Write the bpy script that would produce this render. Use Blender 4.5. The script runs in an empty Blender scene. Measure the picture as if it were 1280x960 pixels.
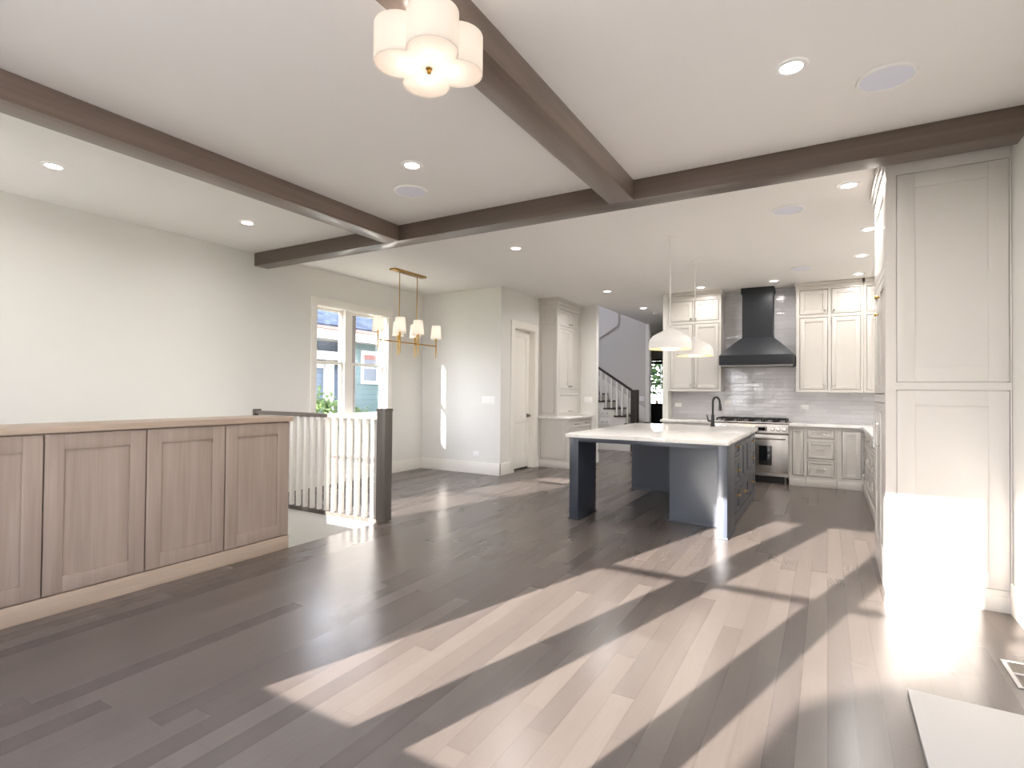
import bpy, bmesh, math, random
from mathutils import Vector, Matrix
random.seed(7)
S = bpy.context.scene
COL = S.collection
PI = math.pi

# ---------------------------------------------------------------- camera
CAM_H = 1.355
cd = bpy.data.cameras.new('camera')
cam = bpy.data.objects.new('camera', cd)
COL.objects.link(cam)
cd.sensor_width = 36.0
cd.lens = 677.263 / 1280 * 36.0
cd.clip_start = 0.05
cd.clip_end = 300
YAW, PITCH, ROLL = .527408730, -.0139749747, .00887329575
Ry = Matrix(((math.cos(YAW), 0, math.sin(YAW)), (0, 1, 0), (-math.sin(YAW), 0, math.cos(YAW))))
Rx = Matrix(((1, 0, 0), (0, math.cos(PITCH), -math.sin(PITCH)), (0, math.sin(PITCH), math.cos(PITCH))))
Rz = Matrix(((math.cos(ROLL), -math.sin(ROLL), 0), (math.sin(ROLL), math.cos(ROLL), 0), (0, 0, 1)))
RR = Rz @ Rx @ Ry @ Matrix(((1, 0, 0), (0, 0, -1), (0, 1, 0)))
right, up, back = RR[0], -RR[1], -RR[2]
cam.matrix_world = Matrix(((right.x, up.x, back.x, 0), (right.y, up.y, back.y, 0), (right.z, up.z, back.z, CAM_H), (0, 0, 0, 1)))
S.camera = cam

# ---------------------------------------------------------------- world, sun, exposure
SKY_STRENGTH = 9.0
SUN_STRENGTH = 18.0
CAN_POWER = 9.5
EXPOSURE = 1.25
w = bpy.data.worlds.new('world')
S.world = w
w.use_nodes = True
nt = w.node_tree
nt.nodes.clear()
out = nt.nodes.new('ShaderNodeOutputWorld')
bg = nt.nodes.new('ShaderNodeBackground')
tc = nt.nodes.new('ShaderNodeTexCoord')
sp = nt.nodes.new('ShaderNodeSeparateXYZ')
rp = nt.nodes.new('ShaderNodeValToRGB')
mr = nt.nodes.new('ShaderNodeMapRange')
nt.links.new(tc.outputs['Generated'], sp.inputs[0])
nt.links.new(sp.outputs['Z'], mr.inputs['Value'])
mr.inputs['From Min'].default_value = -0.2
mr.inputs['From Max'].default_value = 1.0
nt.links.new(mr.outputs[0], rp.inputs[0])
e = rp.color_ramp.elements
e[0].position = 0.0; e[0].color = (.46, .465, .45, 1)
e[1].position = 1.0; e[1].color = (.62, .74, 1.0, 1)
k = rp.color_ramp.elements.new(0.2); k.color = (.915, .955, 1.0, 1)
nt.links.new(rp.outputs[0], bg.inputs['Color'])
bg.inputs['Strength'].default_value = SKY_STRENGTH
nt.links.new(bg.outputs[0], out.inputs[0])

AZ = math.atan(.292)          # the sun travels towards +Y and a little +X
EL = math.atan(.353 * math.cos(AZ))
sd = bpy.data.lights.new('sun', 'SUN')
sd.energy = SUN_STRENGTH
sd.color = (1.0, .96, .91)
sd.angle = math.radians(.4)
sun = bpy.data.objects.new('sun', sd)
COL.objects.link(sun)
dv = Vector((math.sin(AZ) * math.cos(EL), math.cos(AZ) * math.cos(EL), -math.sin(EL)))
sun.rotation_euler = dv.to_track_quat('-Z', 'Y').to_euler()
sun.location = (-8, -20, 10)

S.view_settings.view_transform = 'Standard'
S.view_settings.look = 'None'
S.view_settings.gamma = 1.0
S.view_settings.use_curve_mapping = False
S.view_settings.exposure = EXPOSURE
S.cycles.use_denoising = True
S.cycles.max_bounces = 10
S.cycles.diffuse_bounces = 6
S.cycles.glossy_bounces = 4
S.cycles.transparent_max_bounces = 12
S.cycles.sample_clamp_indirect = 6.0
S.cycles.caustics_reflective = False
S.cycles.caustics_refractive = False


# ---------------------------------------------------------------- materials
def lin(h):
    h = h.lstrip('#')
    r = []
    for i in (0, 2, 4):
        c = int(h[i:i + 2], 16) / 255
        r.append(c / 12.92 if c <= .04045 else ((c + .055) / 1.055) ** 2.4)
    return tuple(r) + (1,)


class NT:
    """small helper around a material node tree"""
    def __init__(self, name):
        self.m = bpy.data.materials.new(name)
        self.m.use_nodes = True
        self.t = self.m.node_tree
        self.t.nodes.clear()
        self.out = self.t.nodes.new('ShaderNodeOutputMaterial')

    def n(self, typ, **kw):
        nd = self.t.nodes.new('ShaderNode' + typ)
        for a, v in kw.items():
            setattr(nd, a, v)
        return nd

    def l(self, a, b):
        self.t.links.new(a, b)

    def math(self, op, a, b=None, c=None):
        nd = self.n('Math', operation=op)
        for i, v in enumerate((a, b, c)):
            if v is None:
                continue
            if isinstance(v, (int, float)):
                nd.inputs[i].default_value = v
            else:
                self.l(v, nd.inputs[i])
        return nd.outputs[0]

    def mix(self, fac, a, b):
        nd = self.n('Mix', data_type='RGBA')
        for i, v in ((0, fac), (6, a), (7, b)):
            if isinstance(v, (int, float, tuple)):
                nd.inputs[i].default_value = v
            else:
                self.l(v, nd.inputs[i])
        return nd.outputs[2]


def simple(name, col, rough=.5, metal=0.0, spec=.5, var=.03, scale=6.0, bump=0.0, bscale=200.0, coat=0.0, coat_r=.1, aniso=0):
    """principled with a soft procedural tone variation"""
    q = NT(name)
    p = q.n('BsdfPrincipled')
    tcn = q.n('TexCoord')
    nz = q.n('TexNoise')
    nz.inputs['Scale'].default_value = scale
    nz.inputs['Detail'].default_value = 3
    q.l(tcn.outputs['Object'], nz.inputs['Vector'])
    c = lin(col) if isinstance(col, str) else tuple(col) + (1,)
    lo = tuple(max(0, v * (1 - var)) for v in c[:3]) + (1,)
    hi = tuple(min(1, v * (1 + var)) for v in c[:3]) + (1,)
    q.l(q.mix(nz.outputs['Fac'], lo, hi), p.inputs['Base Color'])
    p.inputs['Roughness'].default_value = rough
    p.inputs['Metallic'].default_value = metal
    p.inputs['Specular IOR Level'].default_value = spec
    p.inputs['Coat Weight'].default_value = coat
    p.inputs['Coat Roughness'].default_value = coat_r
    if bump:
        n2 = q.n('TexNoise')
        n2.inputs['Scale'].default_value = bscale
        q.l(tcn.outputs['Object'], n2.inputs['Vector'])
        b = q.n('Bump')
        b.inputs['Strength'].default_value = bump
        b.inputs['Distance'].default_value = .002
        q.l(n2.outputs['Fac'], b.inputs['Height'])
        q.l(b.outputs[0], p.inputs['Normal'])
    q.l(p.outputs[0], q.out.inputs[0])
    return q.m


def wood(name, c1, c2, axis='Z', rough=.5, scale=1.0, contrast=1.0, coat=0.0):
    """straight grain running along one axis, with broad tone streaks and fine pores"""
    q = NT(name)
    p = q.n('BsdfPrincipled')
    tcn = q.n('TexCoord')
    mp = q.n('Mapping')
    st = {'X': (1.2, 22, 22), 'Y': (22, 1.2, 22), 'Z': (22, 22, 1.2)}[axis]
    mp.inputs['Scale'].default_value = tuple(v * scale for v in st)
    q.l(tcn.outputs['Object'], mp.inputs['Vector'])
    n1 = q.n('TexNoise'); n1.inputs['Scale'].default_value = 1.0; n1.inputs['Detail'].default_value = 5; n1.inputs['Distortion'].default_value = .6
    q.l(mp.outputs[0], n1.inputs['Vector'])
    mp2 = q.n('Mapping')
    mp2.inputs['Scale'].default_value = tuple(v * scale * (6 if v > 2 else 1.5) for v in st)
    q.l(tcn.outputs['Object'], mp2.inputs['Vector'])
    n2 = q.n('TexNoise'); n2.inputs['Scale'].default_value = 1.0; n2.inputs['Detail'].default_value = 2
    q.l(mp2.outputs[0], n2.inputs['Vector'])
    f = q.math('ADD', q.math('MULTIPLY', n1.outputs['Fac'], .7), q.math('MULTIPLY', n2.outputs['Fac'], .3))
    f = q.math('MULTIPLY_ADD', q.math('SUBTRACT', f, .5), 2.2 * contrast, .5)
    cl = q.n('Clamp'); q.l(f, cl.inputs[0])
    q.l(q.mix(cl.outputs[0], lin(c1), lin(c2)), p.inputs['Base Color'])
    p.inputs['Roughness'].default_value = rough
    p.inputs['Coat Weight'].default_value = coat
    p.inputs['Coat Roughness'].default_value = .15
    b = q.n('Bump'); b.inputs['Strength'].default_value = .12; b.inputs['Distance'].default_value = .001
    q.l(n2.outputs['Fac'], b.inputs['Height']); q.l(b.outputs[0], p.inputs['Normal'])
    q.l(p.outputs[0], q.out.inputs[0])
    return q.m


def floor_mat():
    """stained oak boards running along Y, each board its own tone and cathedral grain"""
    q = NT('stained_oak_floor')
    p = q.n('BsdfPrincipled')
    tcn = q.n('TexCoord')
    sx = q.n('SeparateXYZ'); q.l(tcn.outputs['Object'], sx.inputs[0])
    X, Y = sx.outputs['X'], sx.outputs['Y']
    W, L = .105, 1.7
    u = q.math('DIVIDE', X, W)
    row = q.math('FLOOR', u)
    fu = q.math('FRACT', u)
    wn = q.n('TexWhiteNoise', noise_dimensions='1D'); q.l(row, wn.inputs['W'])
    v = q.math('ADD', q.math('DIVIDE', Y, L), q.math('MULTIPLY', wn.outputs['Value'], 7.31))
    colm = q.math('FLOOR', v)
    fv = q.math('FRACT', v)
    cb = q.n('CombineXYZ'); q.l(row, cb.inputs[0]); q.l(colm, cb.inputs[1])
    w2 = q.n('TexWhiteNoise', noise_dimensions='2D'); q.l(cb.outputs[0], w2.inputs['Vector'])
    rnd = w2.outputs['Value']
    # grain: coordinates shifted per board
    gx = q.math('MULTIPLY_ADD', fu, 1.0, q.math('MULTIPLY', rnd, 37.0))
    gy = q.math('MULTIPLY_ADD', Y, 0.9, q.math('MULTIPLY', rnd, 91.0))
    g = q.n('CombineXYZ'); q.l(gx, g.inputs[0]); q.l(gy, g.inputs[1])
    # cathedral rings: contour lines of a smooth field stretched along the board
    mp = q.n('Mapping'); mp.inputs['Scale'].default_value = (1.3, .85, 1); q.l(g.outputs[0], mp.inputs[0])
    nf = q.n('TexNoise'); nf.inputs['Scale'].default_value = 1.0; nf.inputs['Detail'].default_value = 1.5; nf.inputs['Roughness'].default_value = .4
    q.l(mp.outputs[0], nf.inputs['Vector'])
    ring = q.math('FRACT', q.math('MULTIPLY', nf.outputs['Fac'], 15.0))
    ring = q.math('POWER', q.math('ABSOLUTE', q.math('MULTIPLY_ADD', ring, 2.0, -1.0)), 2.0)
    mp2 = q.n('Mapping'); mp2.inputs['Scale'].default_value = (9, 2.2, 1); q.l(g.outputs[0], mp2.inputs[0])
    nb = q.n('TexNoise'); nb.inputs['Scale'].default_value = 1.0; nb.inputs['Detail'].default_value = 4
    q.l(mp2.outputs[0], nb.inputs['Vector'])
    mp3 = q.n('Mapping'); mp3.inputs['Scale'].default_value = (60, 4, 1); q.l(g.outputs[0], mp3.inputs[0])
    np_ = q.n('TexNoise'); np_.inputs['Scale'].default_value = 1.0; np_.inputs['Detail'].default_value = 2
    q.l(mp3.outputs[0], np_.inputs['Vector'])
    tone = q.math('MULTIPLY_ADD', rnd, .40, .09)
    tone = q.math('ADD', tone, q.math('MULTIPLY', nb.outputs['Fac'], .12))
    tone = q.math('ADD', tone, q.math('MULTIPLY', ring, .07))
    tone = q.math('ADD', tone, q.math('MULTIPLY', np_.outputs['Fac'], .02))
    cl = q.n('Clamp'); q.l(q.math('MULTIPLY_ADD', tone, 1.15, .04), cl.inputs[0])
    rampn = q.n('ValToRGB'); q.l(cl.outputs[0], rampn.inputs[0])
    el = rampn.color_ramp.elements
    el[0].position = 0; el[0].color = FLOOR_C[0]
    el[1].position = 1; el[1].color = FLOOR_C[2]
    k2 = el.new(.5); k2.color = FLOOR_C[1]
    # joints
    d1 = q.math('MINIMUM', fu, q.math('SUBTRACT', 1.0, fu))
    d2 = q.math('MULTIPLY', q.math('MINIMUM', fv, q.math('SUBTRACT', 1.0, fv)), L / W)
    jm = q.n('MapRange'); jm.inputs['From Min'].default_value = .0; jm.inputs['From Max'].default_value = .05; jm.inputs['To Min'].default_value = 1; jm.inputs['To Max'].default_value = 0; q.l(q.math('MINIMUM', d1, d2), jm.inputs[0])
    joint = jm.outputs[0]
    q.l(q.mix(q.math('MULTIPLY', joint, .25), rampn.outputs[0], (.03, .025, .02, 1)), p.inputs['Base Color'])
    rr = q.math('MULTIPLY_ADD', rnd, .05, .25)
    q.l(rr, p.inputs['Roughness'])
    p.inputs['Specular IOR Level'].default_value = .36
    hb = q.math('MULTIPLY', ring, .25)
    b = q.n('Bump'); b.inputs['Strength'].default_value = .02; b.inputs['Distance'].default_value = .0015
    q.l(hb, b.inputs['Height']); q.l(b.outputs[0], p.inputs['Normal'])
    q.l(p.outputs[0], q.out.inputs[0])
    return q.m


FLOOR_C = (lin('#4d4643'), lin('#5a524d'), lin('#6a625c'))


def tile_mat():
    """hand glazed tiles in running bond on an XZ wall"""
    q = NT('glazed_tile')
    p = q.n('BsdfPrincipled')
    tcn = q.n('TexCoord')
    sx = q.n('SeparateXYZ'); q.l(tcn.outputs['Object'], sx.inputs[0])
    TW, TH = .30, .0665
    v = q.math('DIVIDE', sx.outputs['Z'], TH)
    row = q.math('FLOOR', v); fv = q.math('FRACT', v)
    u = q.math('ADD', q.math('DIVIDE', sx.outputs['X'], TW), q.math('MULTIPLY', q.math('MODULO', q.math('ADD', row, 100), 2.0), .5))
    cu = q.math('FLOOR', u); fu = q.math('FRACT', u)
    cb = q.n('CombineXYZ'); q.l(row, cb.inputs[0]); q.l(cu, cb.inputs[1])
    wn = q.n('TexWhiteNoise', noise_dimensions='2D'); q.l(cb.outputs[0], wn.inputs['Vector'])
    rc = q.n('SeparateColor'); q.l(wn.outputs['Color'], rc.inputs[0])
    nz = q.n('TexNoise'); nz.inputs['Scale'].default_value = 14; nz.inputs['Detail'].default_value = 2
    q.l(tcn.outputs['Object'], nz.inputs['Vector'])
    tone = q.math('ADD', q.math('MULTIPLY', wn.outputs['Value'], .7), q.math('MULTIPLY', nz.outputs['Fac'], .3))
    base = q.mix(tone, lin('#c2c1c4'), lin('#d1d0d2'))
    d = q.math('MINIMUM', q.math('MULTIPLY', q.math('MINIMUM', fu, q.math('SUBTRACT', 1.0, fu)), TW),
               q.math('MULTIPLY', q.math('MINIMUM', fv, q.math('SUBTRACT', 1.0, fv)), TH))
    grout = q.math('LESS_THAN', d, .0014)
    q.l(q.mix(grout, base, lin('#b4afad')), p.inputs['Base Color'])
    q.l(q.math('MULTIPLY_ADD', grout, .5, .10), p.inputs['Roughness'])
    # every tile is tilted a little and softly uneven
    h = q.math('MULTIPLY', q.math('SUBTRACT', rc.outputs[0], .5), q.math('MULTIPLY', fu, .010))
    h = q.math('ADD', h, q.math('MULTIPLY', q.math('SUBTRACT', rc.outputs[1], .5), q.math('MULTIPLY', fv, .006)))
    h = q.math('ADD', h, q.math('MULTIPLY', nz.outputs['Fac'], .004))
    ed = q.n('MapRange'); ed.inputs['From Max'].default_value = .006; q.l(d, ed.inputs[0])
    h = q.math('ADD', h, q.math('MULTIPLY', ed.outputs[0], .0015))
    b = q.n('Bump'); b.inputs['Strength'].default_value = .8; b.inputs['Distance'].default_value = 1.0
    q.l(h, b.inputs['Height']); q.l(b.outputs[0], p.inputs['Normal'])
    p.inputs['Coat Weight'].default_value = .3
    q.l(p.outputs[0], q.out.inputs[0])
    return q.m


def quartz_mat():
    q = NT('veined_quartz')
    p = q.n('BsdfPrincipled')
    tcn = q.n('TexCoord')
    nz = q.n('TexNoise'); nz.inputs['Scale'].default_value = 1.6; nz.inputs['Detail'].default_value = 6; nz.inputs['Distortion'].default_value = 1.5
    q.l(tcn.outputs['Object'], nz.inputs['Vector'])
    vein = q.math('ABSOLUTE', q.math('SUBTRACT', nz.outputs['Fac'], .5))
    mrn = q.n('MapRange'); mrn.inputs['From Max'].default_value = .03; q.l(vein, mrn.inputs[0])
    q.l(q.mix(mrn.outputs[0], lin('#dcd8d4'), lin('#eae7e3')), p.inputs['Base Color'])
    p.inputs['Roughness'].default_value = .12
    q.l(p.outputs[0], q.out.inputs[0])
    return q.m


def glass_mat(tint=(1, .99, .99, 1)):
    """thin clear pane: lets light straight through, mirrors a little"""
    q = NT('window_glass')
    tr = q.n('BsdfTransparent'); tr.inputs[0].default_value = tint
    gl = q.n('BsdfGlossy'); gl.inputs['Roughness'].default_value = .02
    lw = q.n('LayerWeight'); lw.inputs['Blend'].default_value = .5
    mx = q.n('MixShader')
    q.l(q.math('MULTIPLY_ADD', q.math('POWER', lw.outputs['Facing'], 5.0), .5, .04), mx.inputs[0]); q.l(tr.outputs[0], mx.inputs[1]); q.l(gl.outputs[0], mx.inputs[2])
    q.l(mx.outputs[0], q.out.inputs[0])
    return q.m


def shade_mat(name, col, tr=.5):
    """white fabric that lets its lamp shine through"""
    q = NT(name)
    d = q.n('BsdfDiffuse'); t = q.n('BsdfTranslucent'); m = q.n('MixShader')
    tcn = q.n('TexCoord'); nz = q.n('TexNoise'); nz.inputs['Scale'].default_value = 300
    q.l(tcn.outputs['Object'], nz.inputs['Vector'])
    c = lin(col); c2 = tuple(v * .96 for v in c[:3]) + (1,)
    cc = q.mix(nz.outputs['Fac'], c2, c)
    q.l(cc, d.inputs[0]); q.l(cc, t.inputs[0])
    m.inputs[0].default_value = tr
    q.l(d.outputs[0], m.inputs[1]); q.l(t.outputs[0], m.inputs[2])
    q.l(m.outputs[0], q.out.inputs[0])
    return q.m


def emit_mat(name, col, strength):
    q = NT(name)
    em = q.n('Emission'); em.inputs[0].default_value = tuple(col) + (1,); em.inputs[1].default_value = strength
    q.l(em.outputs[0], q.out.inputs[0])
    return q.m


def siding_mat(name, col, lap=.12):
    q = NT(name)
    p = q.n('BsdfPrincipled')
    tcn = q.n('TexCoord'); sx = q.n('SeparateXYZ'); q.l(tcn.outputs['Object'], sx.inputs[0])
    nz = q.n('TexNoise'); nz.inputs['Scale'].default_value = 5; q.l(tcn.outputs['Object'], nz.inputs['Vector'])
    f = q.math('FRACT', q.math('DIVIDE', sx.outputs['Z'], lap))
    c = lin(col)
    line = q.math('LESS_THAN', f, .07)
    body = q.mix(nz.outputs['Fac'], tuple(v * .93 for v in c[:3]) + (1,), c)
    q.l(q.mix(line, body, tuple(v * .6 for v in c[:3]) + (1,)), p.inputs['Base Color'])
    b = q.n('Bump'); b.inputs['Strength'].default_value = 1; b.inputs['Distance'].default_value = .012
    q.l(q.math('SUBTRACT', 1.0, f), b.inputs['Height']); q.l(b.outputs[0], p.inputs['Normal'])
    p.inputs['Roughness'].default_value = .7
    q.l(p.outputs[0], q.out.inputs[0])
    return q.m


def shingle_mat(name):
    q = NT(name)
    p = q.n('BsdfPrincipled')
    tcn = q.n('TexCoord')
    mp = q.n('Mapping'); mp.inputs['Rotation'].default_value = (0, 0, PI / 2)
    q.l(tcn.outputs['Object'], mp.inputs[0])
    br = q.n('TexBrick'); br.inputs['Scale'].default_value = 5
    br.inputs['Color1'].default_value = lin('#272d36'); br.inputs['Color2'].default_value = lin('#3a424e'); br.inputs['Mortar'].default_value = lin('#15181d')
    br.inputs['Mortar Size'].default_value = .03; br.inputs['Brick Width'].default_value = .9; br.inputs['Row Height'].default_value = .55
    q.l(mp.outputs[0], br.inputs['Vector'])
    q.l(br.outputs['Color'], p.inputs['Base Color']); p.inputs['Roughness'].default_value = .95; p.inputs['Specular IOR Level'].default_value = .05
    q.l(p.outputs[0], q.out.inputs[0])
    return q.m


def leaf_mat(name, c1, c2):
    q = NT(name)
    d = q.n('BsdfDiffuse'); t = q.n('BsdfTranslucent'); m = q.n('MixShader'); m.inputs[0].default_value = .35
    tcn = q.n('TexCoord'); nz = q.n('TexNoise'); nz.inputs['Scale'].default_value = 9
    q.l(tcn.outputs['Object'], nz.inputs['Vector'])
    cc = q.mix(nz.outputs['Fac'], lin(c1), lin(c2))
    q.l(cc, d.inputs[0]); q.l(cc, t.inputs[0])
    q.l(d.outputs[0], m.inputs[1]); q.l(t.outputs[0], m.inputs[2]); q.l(m.outputs[0], q.out.inputs[0])
    return q.m


M = dict(
    wall=simple('wall_paint', '#dedcd7', .75, var=.012, bump=.05, bscale=300),
    ceil=simple('ceiling_paint', '#edeae7', .8, var=.01),
    trim=simple('white_trim_paint', '#eae6df', .35, var=.01),
    hallwall=simple('mauve_hall_paint', '#c9c4bf', .75, var=.012),
    cab=simple('greige_cabinet_paint', '#cdc8c2', .30, var=.012, coat=.15),
    cabin=simple('cabinet_inside', '#a8a097', .7, var=.02),
    navy=simple('slate_blue_cabinet_paint', '#383e49', .36, var=.03, coat=.2, coat_r=.15, spec=.7),
    black=simple('black_powdercoat', '#2d2f33', .42, var=.04, spec=.25),
    matteblack=simple('matte_black_metal', '#202022', .35, var=.05),
    iron=simple('cast_iron', '#1d1c1b', .6, var=.1, bump=.2),
    steel=simple('brushed_steel', '#c9c6c2', .25, metal=1, var=.05, scale=30),
    darksteel=simple('dark_steel', '#8b8884', .35, metal=1, var=.05),
    nickel=simple('brushed_nickel', '#b5afa6', .25, metal=1, var=.03),
    brass=simple('aged_brass', '#b08a4a', .28, metal=1, var=.06),
    gold=simple('gold_leaf_lining', '#ead4a4', .35, metal=.6, var=.04),
    ovenglass=simple('dark_oven_glass', '#15181a', .06, var=.02, spec=.8),
    plastic=simple('white_plastic', '#efeeec', .35, var=.01),
    plate=simple('white_switch_plastic', '#f1f0ee', .35, var=.01),
    grille=simple('pale_blue_grey_speaker_mesh', '#e4e6f2', .6, var=.02, bump=.3, bscale=900),
    pendantwhite=simple('white_enamel', '#e9e6e2', .35, var=.01),
    whitepaint=simple('white_baluster_paint', '#e7e3dc', .4, var=.01),
    greywood=wood('grey_stained_newel_wood', '#4d4742', '#665f59', 'Z', .4),
    greywoodx=wood('grey_stained_handrail_wood', '#5e5650', '#7b726b', 'X', .4),
    darkwood=wood('dark_handrail_wood', '#2d2724', '#423a35', 'X', .35),
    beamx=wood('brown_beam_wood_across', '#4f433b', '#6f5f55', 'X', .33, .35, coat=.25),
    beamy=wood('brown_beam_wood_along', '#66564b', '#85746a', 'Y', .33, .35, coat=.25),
    oak=wood('limed_oak', '#86756a', '#9c8b80', 'Z', .45, contrast=1.0),
    oaky=wood('limed_oak_rail', '#9a8776', '#b19e8d', 'Y', .42, contrast=.9),
    floor=floor_mat(), tile=tile_mat(), quartz=quartz_mat(), glass=glass_mat(),
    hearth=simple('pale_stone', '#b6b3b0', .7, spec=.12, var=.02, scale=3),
    shade=shade_mat('white_linen_shade', '#fbf7f2', .5),
    diffuser=shade_mat('frosted_diffuser', '#fff9f4', .7),
    lens=emit_mat('lit_lamp_lens', (1, .95, .88), 9.0),
    bulb=emit_mat('lit_bulb', (1, .9, .78), 1.6),
    siding=siding_mat('teal_clapboard', '#475a5b'),
    siding2=siding_mat('blue_grey_clapboard', '#515d6b'),
    shingle=shingle_mat('blue_grey_shingles'),
    outtrim=simple('white_outdoor_trim', '#a3a2a0', .6, var=.02),
    copper=simple('weathered_copper_gutter', '#7a5248', .5, metal=.2, var=.1),
    paneglass=simple('neighbour_window_pane', '#535a62', .1, var=.05),
    redcurtain=simple('faded_red_shade', '#6e4a46', .8, var=.05),
    leaf=leaf_mat('bright_leaves', '#3c4f2a', '#76885a'),
    leafd=leaf_mat('deep_leaves', '#1f2f1a', '#4a5f3a'),
    bark=simple('bark', '#5a4a3c', .9, var=.2),
    grass=simple('lawn', '#77785f', .95, var=.25, scale=3),
    blocker=simple('shadow_blocker_wall', '#a59a8e', .9, var=.08),
    bounce=simple('pale_bounce_stone', '#9a958e', .8, var=.04, scale=2),
    slot=simple('register_dark_metal', '#5d554e', .45, metal=.6, var=.05),
)


# ---------------------------------------------------------------- mesh helpers
class MB:
    def __init__(self):
        self.bm = bmesh.new()

    def box(self, x0, x1, y0, y1, z0, z1, bevel=0.0):
        if x1 < x0: x0, x1 = x1, x0
        if y1 < y0: y0, y1 = y1, y0
        if z1 < z0: z0, z1 = z1, z0
        b = self.bm
        vs = [b.verts.new(c) for c in ((x0, y0, z0), (x1, y0, z0), (x1, y1, z0), (x0, y1, z0), (x0, y0, z1), (x1, y0, z1), (x1, y1, z1), (x0, y1, z1))]
        fs = [b.faces.new([vs[i] for i in f]) for f in ((3, 2, 1, 0), (4, 5, 6, 7), (0, 1, 5, 4), (1, 2, 6, 5), (2, 3, 7, 6), (3, 0, 4, 7))]
        if bevel > 0:
            ed = list({e for f in fs for e in f.edges})
            bmesh.ops.bevel(b, geom=ed, offset=min(bevel, (x1 - x0) * .45, (y1 - y0) * .45, (z1 - z0) * .45), segments=2, profile=.6, affect='EDGES')
        return self

    def prism(self, pts, axis, lo, hi, bevel=0.0):
        """polygon in the plane across axis, swept from lo to hi; pts are the two other coordinates in order"""
        b = self.bm
        def mk(p, t):
            return {'X': (t, p[0], p[1]), 'Y': (p[0], t, p[1]), 'Z': (p[0], p[1], t)}[axis]
        A = [b.verts.new(mk(p, lo)) for p in pts]
        B = [b.verts.new(mk(p, hi)) for p in pts]
        n = len(pts)
        fs = [b.faces.new(A[::-1]), b.faces.new(B)]
        for i in range(n):
            fs.append(b.faces.new((A[i], A[(i + 1) % n], B[(i + 1) % n], B[i])))
        bmesh.ops.recalc_face_normals(b, faces=fs)
        if bevel > 0:
            ed = list({e for f in fs for e in f.edges})
            bmesh.ops.bevel(b, geom=ed, offset=bevel, segments=2, profile=.6, affect='EDGES')
        return self

    def hexa(self, q):
        b = self.bm
        vs = [b.verts.new(c) for c in q]
        fs = [b.faces.new([vs[i] for i in f]) for f in ((3, 2, 1, 0), (4, 5, 6, 7), (0, 1, 5, 4), (1, 2, 6, 5), (2, 3, 7, 6), (3, 0, 4, 7))]
        bmesh.ops.recalc_face_normals(b, faces=fs)
        return self

    def lathe(self, prof, c=(0, 0, 0), seg=32, close=False):
        """profile of (radius, z) turned about the vertical through c"""
        b = self.bm
        rings = []
        for r, z in prof:
            if r < 1e-6:
                rings.append([b.verts.new((c[0], c[1], c[2] + z))])
            else:
                rings.append([b.verts.new((c[0] + r * math.cos(2 * PI * i / seg), c[1] + r * math.sin(2 * PI * i / seg), c[2] + z)) for i in range(seg)])
        fs = []
        for a, d in zip(rings, rings[1:]):
            for i in range(seg):
                j = (i + 1) % seg
                if len(a) == 1 and len(d) == 1:
                    continue
                if len(a) == 1:
                    fs.append(b.faces.new((a[0], d[i], d[j])))
                elif len(d) == 1:
                    fs.append(b.faces.new((a[i], d[0], a[j])))
                else:
                    fs.append(b.faces.new((a[i], d[i], d[j], a[j])))
        if close:
            for ring in (rings[0], rings[-1]):
                if len(ring) > 2:
                    fs.append(b.faces.new(ring))
        bmesh.ops.recalc_face_normals(b, faces=fs)
        return self

    def tube(self, pts, r, seg=12):
        b = self.bm
        pts = [Vector(p) for p in pts]
        rs = r if isinstance(r, (list, tuple)) else [r] * len(pts)
        rings = []
        nrm = None
        for i, p in enumerate(pts):
            d = (pts[min(i + 1, len(pts) - 1)] - pts[max(i - 1, 0)]).normalized()
            if nrm is None:
                a = Vector((0, 0, 1)) if abs(d.z) < .9 else Vector((1, 0, 0))
                nrm = d.cross(a).normalized()
            else:
                nrm = (nrm - d * nrm.dot(d)).normalized()
            bn = d.cross(nrm)
            rings.append([b.verts.new(p + rs[i] * (math.cos(2 * PI * k / seg) * nrm + math.sin(2 * PI * k / seg) * bn)) for k in range(seg)])
        fs = []
        for a, d in zip(rings, rings[1:]):
            for k in range(seg):
                fs.append(b.faces.new((a[k], a[(k + 1) % seg], d[(k + 1) % seg], d[k])))
        fs.append(b.faces.new(rings[0][::-1])); fs.append(b.faces.new(rings[-1]))
        bmesh.ops.recalc_face_normals(b, faces=fs)
        return self

    def cyl(self, p0, p1, r, seg=20):
        return self.tube([p0, p1], r, seg)

    def build(self, name, mat, parent=None, org=None):
        me = bpy.data.meshes.new(name)
        if org is None:
            if parent is not None:
                org = origin_of(parent)
            else:
                xs = [v.co for v in self.bm.verts]
                lo = [min(v[i] for v in xs) for i in range(3)]; hi = [max(v[i] for v in xs) for i in range(3)]
                org = Vector(((lo[0] + hi[0]) / 2, (lo[1] + hi[1]) / 2, lo[2]))
        bmesh.ops.translate(self.bm, verts=self.bm.verts, vec=-Vector(org))
        self.bm.to_mesh(me)
        self.bm.free()
        me.shade_smooth()
        me.set_sharp_from_angle(angle=math.radians(35))
        o = bpy.data.objects.new(name, me)
        me.materials.append(mat)
        COL.objects.link(o)
        if parent is not None:
            o.parent = parent
        else:
            o.location = org
        return o


def origin_of(o):
    v = Vector((0, 0, 0))
    while o is not None:
        v += o.location
        o = o.parent
    return v


def tag(o, label, cat, group=None, kind=None):
    o['label'] = label
    o['category'] = cat
    if group: o['group'] = group
    if kind: o['kind'] = kind
    return o


def thing(name, label, cat, loc, group=None, kind=None):
    o = bpy.data.objects.new(name, None)
    o.empty_display_size = .1
    COL.objects.link(o)
    o.location = loc
    return tag(o, label, cat, group, kind)


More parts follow.
